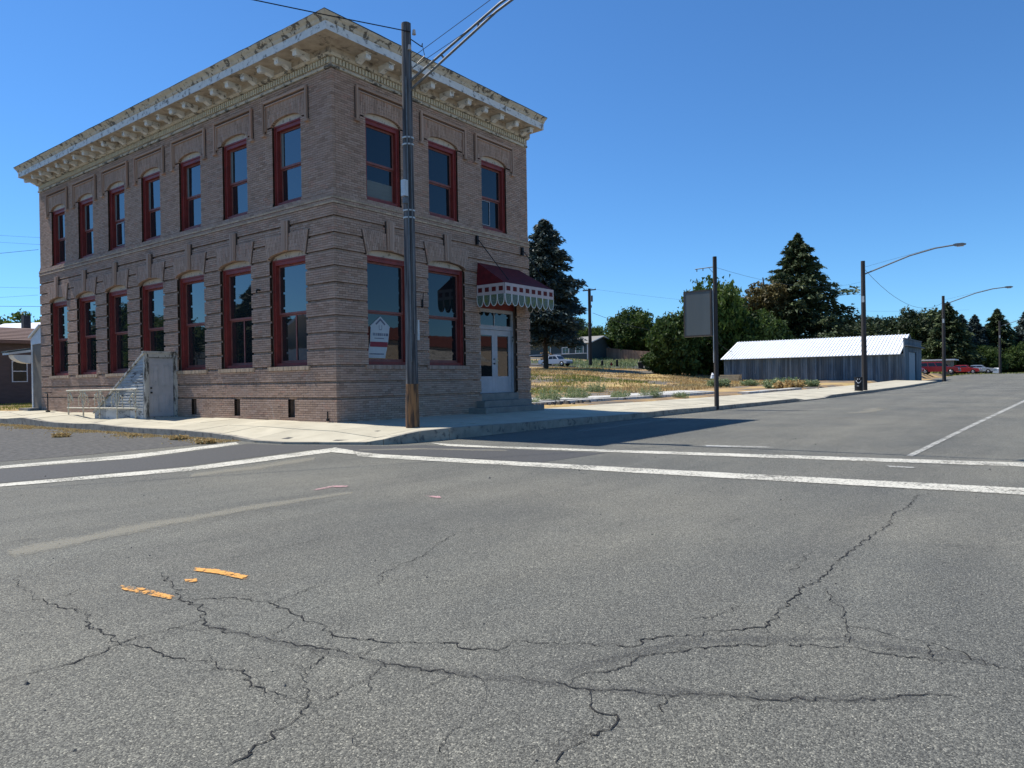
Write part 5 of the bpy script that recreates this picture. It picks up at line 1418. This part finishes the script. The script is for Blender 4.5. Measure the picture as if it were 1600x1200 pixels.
def broad_mesh(seed, H, Rx, matname, n=12000, size=.36, low=.12, lobes=16, flatb=1.0):
    g = np.random.default_rng(seed)
    # lobes on an ellipsoid, leaf clusters on each lobe
    C = []; Rl = []
    for i in range(lobes):
        u = g.normal(size=3); u /= np.linalg.norm(u); u[2] = abs(u[2])*1.0 if g.random() < .6 else -abs(u[2])*.9
        f = g.uniform(.35, .72)
        C.append([u[0]*Rx*f, u[1]*Rx*f, H*(low+(1-low)*.45)+u[2]*H*(1-low)*.5*f*1.1])
        Rl.append(Rx*g.uniform(.30, .50))
    C.append([0, 0, H*(low+(1-low)*.45)]); Rl.append(Rx*.6)
    C = np.array(C); Rl = np.array(Rl)
    ncl = n//22
    w = Rl**2; w /= w.sum()
    which = g.choice(len(C), ncl, p=w)
    d = g.normal(size=(ncl, 3)); d /= np.linalg.norm(d, axis=1, keepdims=True)
    rr = Rl[which]*g.uniform(.72, 1.08, ncl)
    cc = C[which]+d*rr[:, None]*np.array([1, 1, .85*flatb])
    cc = cc[(cc[:, 2] > H*low*.35) & (cc[:, 2] < H*1.02)]
    ncl = len(cc); m_ = 22
    P = np.repeat(cc, m_, 0)+g.normal(size=(ncl*m_, 3))*np.array([.42, .42, .26])*(Rx/5)**.5*(.75+.25)
    rn = np.repeat(g.uniform(.1, .75, ncl), m_)+g.normal(size=ncl*m_)*.14
    p0, p1_, p2 = leaf_tris(g, P, size, .8)
    return np_tris('crown', p0, p1_, p2, rn, matname)
def trunk_mesh(H, r, limbs=5, seed=1, reach=1.6):
    rr = random.Random(seed); m = MB()
    pts = [(rr.gauss(0, .02)*i, rr.gauss(0, .02)*i, H*i/8) for i in range(9)]
    m.path(pts, [r*(1-.1*i) for i in range(9)], 9)
    for k in range(limbs):
        a = rr.random()*6.28; h0 = H*rr.uniform(.35, .8)
        p0 = (0, 0, h0); p1_ = (math.cos(a)*reach*.5, math.sin(a)*reach*.5, h0+reach*.4); p2 = (math.cos(a)*reach, math.sin(a)*reach, h0+reach*.9)
        m.path([p0, p1_, p2], [r*.45, r*.3, r*.12], 6)
    return m.mesh('trunk', 'bark')
def tree(name, label, loc, crown, trunk, sc=(1, 1, 1), rz=0.0, group=None, cat='tree'):
    root = thing(name, label, cat, loc, rz, group); root.scale = sc
    link('crown', crown, root, local=True); link('trunk', trunk, root, local=True)
    return root
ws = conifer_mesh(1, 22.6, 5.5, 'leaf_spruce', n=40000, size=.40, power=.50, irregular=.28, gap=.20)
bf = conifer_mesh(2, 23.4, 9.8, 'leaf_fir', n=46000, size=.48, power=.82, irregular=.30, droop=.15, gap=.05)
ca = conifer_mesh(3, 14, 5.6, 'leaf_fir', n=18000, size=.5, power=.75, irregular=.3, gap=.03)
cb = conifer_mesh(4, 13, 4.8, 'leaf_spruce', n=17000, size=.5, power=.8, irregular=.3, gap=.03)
b1 = broad_mesh(11, 10, 6.0, 'leaf_dark', n=34000, size=.46, lobes=34, low=.0)
b2 = broad_mesh(12, 10, 6.0, 'leaf_green', n=32000, size=.46, lobes=26, low=.04)
b3 = broad_mesh(13, 9, 4.4, 'leaf_dark', n=26000, size=.44, lobes=24, low=.0)
b4 = broad_mesh(14, 16, 3.8, 'leaf_olive', n=18000, size=.42, lobes=22, low=.05)
b5 = broad_mesh(15, 12.5, 6.6, 'leaf_fir', n=26000, size=.5, lobes=28, low=.0)
tk_big = trunk_mesh(14, .42, 8, 1, 2.2); tk_med = trunk_mesh(6, .32, 7, 2, 2.2); tk_sml = trunk_mesh(5, .2, 6, 3, 1.4)
def tz(x, y, d=0): return T(x, y)-.1+d
def gt(x, y): return (x, y, tz(x, y))
tree('spruce_tree', 'tall blue green spruce standing right behind the bank building', (73.75, 44.0, 2.4), ws, tk_big, rz=.3)
tree('leafy_tree', 'dark green tree tucked against the right side of the tall spruce', (126, 73.5, 5.0), b3, tk_med, (1.0, 1.0, 1.35), 1.1)
tree('leafy_tree', 'small light green tree between the spruce and the round tree', (124.4, 66.5, 5.0), b2, tk_med, (.62, .62, .92), 2.0)
tree('round_tree', 'broad round dome shaped green tree above the board fence', (118, 52.6, 4.4), b1, tk_med, (1.08, 1.08, 1.12), .5)
tree('leafy_tree', 'large shrubby tree immediately left of the blank grey sign', (80.0, 26.3, tz(80, 26.3, -.3)), b3, tk_med, (.86, .86, 1.16), 0)
tree('leafy_tree', 'low bushy tree at the foot of the shrubby tree left of the sign', (79.5, 28.2, tz(79, 28, -.3)), b3, tk_sml, (.62, .62, .5), 2.2)
tree('leafy_tree', 'bright topped green tree rising behind the blank grey sign', (89.8, 24.6, tz(89.8, 24.3)), b2, tk_med, (.98, .98, 1.52), .8)
tree('leafy_tree', 'shaded dark tree behind the left end of the barn roof', (93, 20.0, 1.6), b1, tk_med, (.9, .9, .95), 2.9)
tree('leafy_tree', 'shaded lower tree in the gap between the sign and the barn', (88, 27.2, 2.0), b3, tk_med, (.9, .9, .95), .9)
tree('fir_tree', 'big ragged fir towering over the barn roof', (111.6, 18.8, 1.9), bf, tk_big, rz=.6)
tree('leafy_tree', 'olive brown thin leaved tree leaning on the left side of the big fir', (107.5, 22.9, 2.1), b4, tk_big, (1.15, 1.15, 1.12), 0)
tree('leafy_tree', 'small green tree at the lower left of the big fir', (104, 21.8, 2.1), b2, tk_med, (.6, .6, .75), 1)
gB = 'tree belt behind the barn'
belt = [('leafy_tree', b5, 'tree just right of the big fir in the belt behind the barn', 148, 18.5, .9), ('leafy_tree', b5, 'tree directly behind the third quarter of the barn roof', 152, 14.5, .92),
        ('leafy_tree', b1, 'round tree over the right half of the barn roof', 156, 11.0, .98), ('leafy_tree', b5, 'taller tree above the right end of the barn roof', 158, 7.4, 1.05),
        ('leafy_tree', b5, 'low tree in the belt where the big fir branches reach', 150, 23.5, .78)]
for i, (n_, me, lab, x, y, s) in enumerate(belt): tree(n_, lab, (x, y, tz(x, y, -.8)), me, tk_med, (s*1.1, s*1.1, s*1.15), i*1.3, gB)
firs = [('fir_tree', ca, 'pointed fir directly behind the second street light pole', 149.9, 1.6, 1.02), ('fir_tree', cb, 'dark fir right of the second street light pole', 160, .2, .95),
        ('fir_tree', cb, 'narrow fir with a sharp tip midway between the two right hand light poles', 166, -1.6, 1.0), ('fir_tree', ca, 'open topped fir left of the farthest light pole', 168.2, -5.4, 1.02),
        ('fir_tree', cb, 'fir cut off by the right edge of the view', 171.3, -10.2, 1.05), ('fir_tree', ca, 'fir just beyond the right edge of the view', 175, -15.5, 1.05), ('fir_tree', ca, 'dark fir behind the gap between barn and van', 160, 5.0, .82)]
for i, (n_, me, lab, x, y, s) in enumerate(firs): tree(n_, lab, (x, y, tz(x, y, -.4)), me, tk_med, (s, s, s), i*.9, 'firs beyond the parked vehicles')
low_ = [('leafy_tree', b1, 'rounded green tree at the foot of the farthest light pole', 158, -4.4, .62), ('leafy_tree', b3, 'dark bushy tree above the silver sedan', 160, -2.0, .85), ('leafy_tree', b3, 'dark bushy tree above the bright red car', 156, 1.2, .85), ('leafy_tree', b1, 'dark bushy tree at the far right edge by the road', 166, -10.5, .7), ('leafy_tree', b3, 'bushy tree behind the dark red van', 152, 3.6, .9), ('leafy_tree', b1, 'bushy tree beyond the right edge of the view', 168, -17, .7)]
for i, (n_, me, lab, x, y, s) in enumerate(low_): tree(n_, lab, (x, y, tz(x, y, -.5)), me, tk_sml, (s, s, s), i*1.7, 'bushy trees beyond the parked vehicles')
tree('leafy_tree', 'treetop showing over the house roofs at the left edge', (17.4, 76.5, .5), b2, tk_med, (.9, .9, .98), .4)
tree('leafy_tree', 'tree behind the green house left of the spruce', (122, 78, 5), b1, tk_med, (1, 1, .9), .4)

# ------------------------------------------------------------------ weeds and grass
def tuft_mesh(seed, n, r, h, matname, blade=.05, lean=.5):
    g = np.random.default_rng(seed)
    a = g.uniform(0, 6.283, n); rr = r*np.sqrt(g.random(n))*.6
    B = np.stack([np.cos(a)*rr, np.sin(a)*rr, np.zeros(n)], 1)
    hh = h*g.uniform(.4, 1.1, n)*(1-.35*(rr/r)); l = g.uniform(.1, lean, n)*h
    Tp = B+np.stack([np.cos(a)*l*(rr/r+.3), np.sin(a)*l*(rr/r+.3), hh], 1)
    # leaves along each stem
    k = 7; t = g.uniform(.25, 1, (n, k, 1))
    P = (B[:, None, :]*(1-t)+Tp[:, None, :]*t).reshape(-1, 3)+g.normal(size=(n*k, 3))*.05*h
    p0, p1_, p2 = leaf_tris(g, P, blade*2.0, 1.0)
    q0 = B+np.array([blade*.25, 0, 0]); q1 = B-np.array([blade*.25, 0, 0])
    rn = g.random(n*k)
    return np_tris('foliage', np.concatenate([p0, q0]), np.concatenate([p1_, q1]), np.concatenate([p2, Tp]), np.concatenate([rn, g.random(n)]), matname)
wd = [tuft_mesh(21, 170, .75, .8, 'leaf_weed', .028), tuft_mesh(22, 120, .65, .5, 'leaf_weed', .028), tuft_mesh(23, 120, .5, .30, 'leaf_dry', .04), tuft_mesh(24, 260, 1.3, 1.0, 'leaf_weed', .07)]
def weed(label, x, y, v, s, cat='weed', name='weed_clump', z=None):
    o = link(name, wd[v]); o.location = (x, y, (T(x, y) if z is None else z)-.02); o.scale = (s, s, s*.85); o.rotation_euler = (0, 0, (x*7+y*3) % 6.28)
    tag(o, label, cat, 'weeds growing in the lot and gravel')
W_ = [('pale green weed clump hard against the right corner of the bank', 17.4, 4.9, 0, 1.15), ('second weed clump out from the bank corner on the old slab', 20.8, 5.4, 0, 1.25), ('weed clump further back in the lot, behind the slab', 36.0, 13.1, 0, 1.3),
      ('middle weed clump standing on the white slab edge', 23.4, 4.05, 1, 1.25), ('largest rounded weed clump on the white slab edge', 24.8, 2.9, 0, 1.15), ('low weed clump at the right end of the white slab', 25.2, 1.2, 1, 1.0),
      ('scrubby weed at the foot of the blank sign pole', 21.0, -.9, 2, 1.4), ('green weed patch right of the sign pole by the gravel', 52, 9.5, 3, 1.0), ('second green weed patch in front of the lumber stack', 56, 8.0, 3, .8),
      ('long green weed bank in front of the barn, left part', 48.0, 3.0, 3, 1.0), ('long green weed bank in front of the barn, middle part', 51.5, 3.2, 3, 1.1), ('weed bank in front of the barn nearest the trash can', 53.5, 1.8, 3, .8),
      ('brownish dry weeds in front of the barn weed bank', 46.5, 1.5, 2, 3.0), ('dry weeds left of the trash can behind the sidewalk', 45.0, -.6, 2, 2.2), ('small tuft left behind the bank corner', 14.5, 5.9, 1, 1.3), ('thin low weed between two clumps on the slab', 21.5, 3.2, 1, .9),
      ('brown dead weed beyond the sidewalk right of the sign pole', 26.5, -.5, 2, 1.5), ('small weed at the slab left end', 13.5, 3.2, 1, .9)]
for lab, x, y, v, s in W_: weed(lab, x, y, v, s)
for lab, x, y, v, s in (('dry weed tuft at the gravel edge nearest the crosswalk', -3.55, .45, 2, .62), ('dry weed tuft in the gravel farther along the kerb', -3.25, 2.3, 2, .6), ('small dry weed tuft in the gravel below the railing', -3.3, 4.6, 2, .4), ('lone dry weed tuft in the gravel at the far left', -4.5, 6.3, 2, .6)):
    weed(lab, x, y, v, s, z=R(x, y))
# foundation remains
fo = bpy.data.objects.new('old_foundation', None); COL.objects.link(fo); fo['kind'] = 'structure'
def slab(x0, x1, y0, y1, h, nx=8):
    for i in range(nx):
        a, b = x0+(x1-x0)*i/nx, x0+(x1-x0)*(i+1)/nx
        m = MB(); z = [T(a, y0)+h, T(b, y0)+h, T(b, y1)+h, T(a, y1)+h]; j = random.uniform(-.01, .02)
        m.hexa([(a+.02, y0+random.uniform(-.1, .1), z[0]-.4), (b-.02, y0, z[1]-.4), (b-.02, y1, z[2]-.4), (a+.02, y1, z[3]-.4), (a+.02, y0, z[0]+j), (b-.02, y0, z[1]+j), (b-.02, y1, z[2]+j), (a+.02, y1, z[3]+j)])
        part('slab', m, 'foundation', fo)
slab(11, 34, 2.6, 3.1, .13, 12); slab(12, 38, 4.4, 7.0, .08, 12); slab(34, 46, .4, 1.2, .10, 6)
mb = MB(); rg = random.Random(4)
for k in range(60):
    x = rg.uniform(10, 17); y = rg.gauss(2.4, .4); s = rg.uniform(.04, .16); z = T(x, y)
    p = [(x+rg.uniform(-s, s), y+rg.uniform(-s, s), z+rg.uniform(0, s)) for _ in range(8)]
    mb.hexa([(x-s, y-s, z-.05), (x+s, y-s*.8, z-.05), (x+s*.9, y+s, z-.05), (x-s, y+s*.7, z-.05), (x-s*.6, y-s*.6, z+s), (x+s*.7, y-s*.4, z+s*.8), (x+s*.5, y+s*.6, z+s*1.1), (x-s*.6, y+s*.5, z+s*.7)])
part('rubble', mb, 'gravel', fo, kind='stuff')
def grass_field(name, n, region, h, matname, seed, w=.03, dens=None):
    g = np.random.default_rng(seed); x0, x1, y0, y1 = region
    X = g.uniform(x0, x1, n); Y = g.uniform(y0, y1, n)
    keep = (np.sin(X*.21+Y*.13+seed)+np.sin(X*.09-Y*.27+seed*2)+.6*np.sin(X*.61+Y*.83+seed)+.6*np.sin(X*.47-Y*.9)+g.normal(size=n)*.7) > (.2 if dens is None else dens)
    X = X[keep]; Y = Y[keep]; n = len(X)
    Z = np.array([T(a, b) for a, b in zip(X, Y)])-.02
    B = np.stack([X, Y, Z], 1); a = g.uniform(0, 6.283, n); hh = h*g.uniform(.4, 1.3, n); ww = w*(1+.02*X)
    d = np.stack([np.cos(a)*ww, np.sin(a)*ww, np.zeros(n)], 1)
    tip = B+np.stack([g.normal(size=n)*.3*hh, g.normal(size=n)*.3*hh, hh], 1)
    me = np_tris(name, B-d, B+d, tip, g.random(n), matname)
    o = link(name, me); o['kind'] = 'stuff'; o['label'] = 'dry yellow grass scattered over the vacant lot' if 'dry' in matname else 'green and yellow grass growing in the vacant lot'
    o['category'] = 'grass'
    return o
grass_field('dry_grass', 60000, (24, 84, 8, 48), .20, 'leaf_dry', 3, .03, -.15)
grass_field('lot_grass', 40000, (16, 60, 14, 48), .24, 'grass_green', 5, .03, 1.0)
o = grass_field('verge_grass', 9000, (84, 112, 36, 60), .45, 'leaf_weed', 6, .05, .0); o['label'] = 'rough green verge grass beyond the lot in front of the fence'
o = grass_field('roadside_grass', 6000, (128, 165, -13, 6), .35, 'grass_green', 7, .05, -.5); o['label'] = 'sunlit roadside grass strip under the far firs'
o = grass_field('yard_grass', 9000, (-1.5, 8, 22.6, 31.8), .12, 'grass_green', 8, .02, -1.5); o['label'] = 'short yard grass in front of the mauve house'
# gravel lane beyond the lot
mb = MB()
ln = [(82, 60), (86, 44), (88, 34), (88, 22)]; ln2 = [(91.5, 61), (95, 44), (96, 34), (95, 22)]
for i in range(3):
    for k in range(6):
        t0, t1 = k/6, (k+1)/6
        q = []
        for (P_, t) in ((ln, t0), (ln, t1), (ln2, t1), (ln2, t0)):
            x = P_[i][0]+(P_[i+1][0]-P_[i][0])*t; y = P_[i][1]+(P_[i+1][1]-P_[i][1])*t; q.append((x, y))
        for w in range(4):
            a = [(q[0][0]+(q[3][0]-q[0][0])*w/4, q[0][1]+(q[3][1]-q[0][1])*w/4), (q[1][0]+(q[2][0]-q[1][0])*w/4, q[1][1]+(q[2][1]-q[1][1])*w/4),
                 (q[1][0]+(q[2][0]-q[1][0])*(w+1)/4, q[1][1]+(q[2][1]-q[1][1])*(w+1)/4), (q[0][0]+(q[3][0]-q[0][0])*(w+1)/4, q[0][1]+(q[3][1]-q[0][1])*(w+1)/4)]
            mb.poly([(x, y, T(x, y)+.09) for x, y in a], .5)
structure('back_lane', mb, 'gravel')

mat('shop_fascia', (.24, .075, .045), (.2, .06, .04), 3)
# ------------------------------------------------------------------ across the two streets, seen mirrored in the window glass
st = thing('street_shop', 'low cream shop with an orange red fascia band across the main street', 'shop', (32, -36, .1))
m = MB(); m.box(14, 56, -46, -32, .0, 6.0); part('wall', m, 'tympanum', st)
m = MB(); m.box(13.8, 56.2, -32.0, -31.7, 5.0, 6.1); part('fascia', m, 'shop_fascia', st)
for i in range(7):
    m = MB(); m.box(16+i*5.6, 19.6+i*5.6, -31.98, -31.9, .6, 3.0); part('shop_window', m, 'window_glass_dark', st)
m = MB(); m.hexa([(33, -31.9, 4.6), (44, -31.9, 4.6), (44, -29.8, 3.3), (33, -29.8, 3.3), (33, -31.9, 4.66), (44, -31.9, 4.66), (44, -29.8, 3.36), (33, -29.8, 3.36)]); part('canopy', m, 'weathered_white', st)
tree('fir_tree', 'fir behind the low shop across the main street', (48, -58, .1), ca, tk_med, (1, 1, 1), 0)
g2h = thing('side_street_house', 'white gabled house across the side street', 'house', (-30, 40, .3))
m = MB(); m.box(-36, -28, 34, 46, .1, 4.5); part('wall', m, 'white_trim', g2h)
m = MB(); m.prism([(33.4, 4.4), (40, 7.6), (46.6, 4.4), (46.6, 4.6), (40, 7.85), (33.4, 4.6)], lambda u, z, d: (-36.5+d, u, z), 0, 9); part('roof', m, 'metal_roof', g2h)
for i, (x, y, me, s, lab) in enumerate(((-34, 24, b1, 1.0, 'round tree left of the gabled house across the side street'), (-33, 55, ca, .95, 'fir right of the gabled house across the side street'), (-31, 70, b2, 1.0, 'leafy tree beyond the fir across the side street'), (-36, 92, b1, 1.3, 'farthest leafy tree across the side street'), (-31, 113, cb, 1.2, 'far fir across the side street'))):
    tree('leafy_tree' if me in (b1, b2) else 'fir_tree', lab, (x, y, .2), me, tk_med, (s, s, s), i)
# thin wires in the sky left of the bank
for i, (a, b, lab) in enumerate((((-6, 42, 8.1), (3.15, 29.39, 9.1), 'service wire running up to the far left wall of the bank'), ((-6, 41, 10.9), (6, 26, 9.5), 'highest faint wire left of the bank'), ((-6, 41, 10.55), (6, 26, 9.1), 'second faint wire left of the bank'),
                                 ((-6, 41.2, 6.4), (3.19, 29.31, 5.93), 'lowest wire just above the chimney left of the bank'), ((-6, 41, 7.6), (3.12, 29.4, 6.96), 'wire at mid height left of the bank'), ((-6, 41, 6.0), (3.11, 29.42, 6.57), 'rising wire above the chimney left of the bank'))):
    wire(a, b, .05, lab, r=.006 if i in (1, 2, 4, 5) else .011)
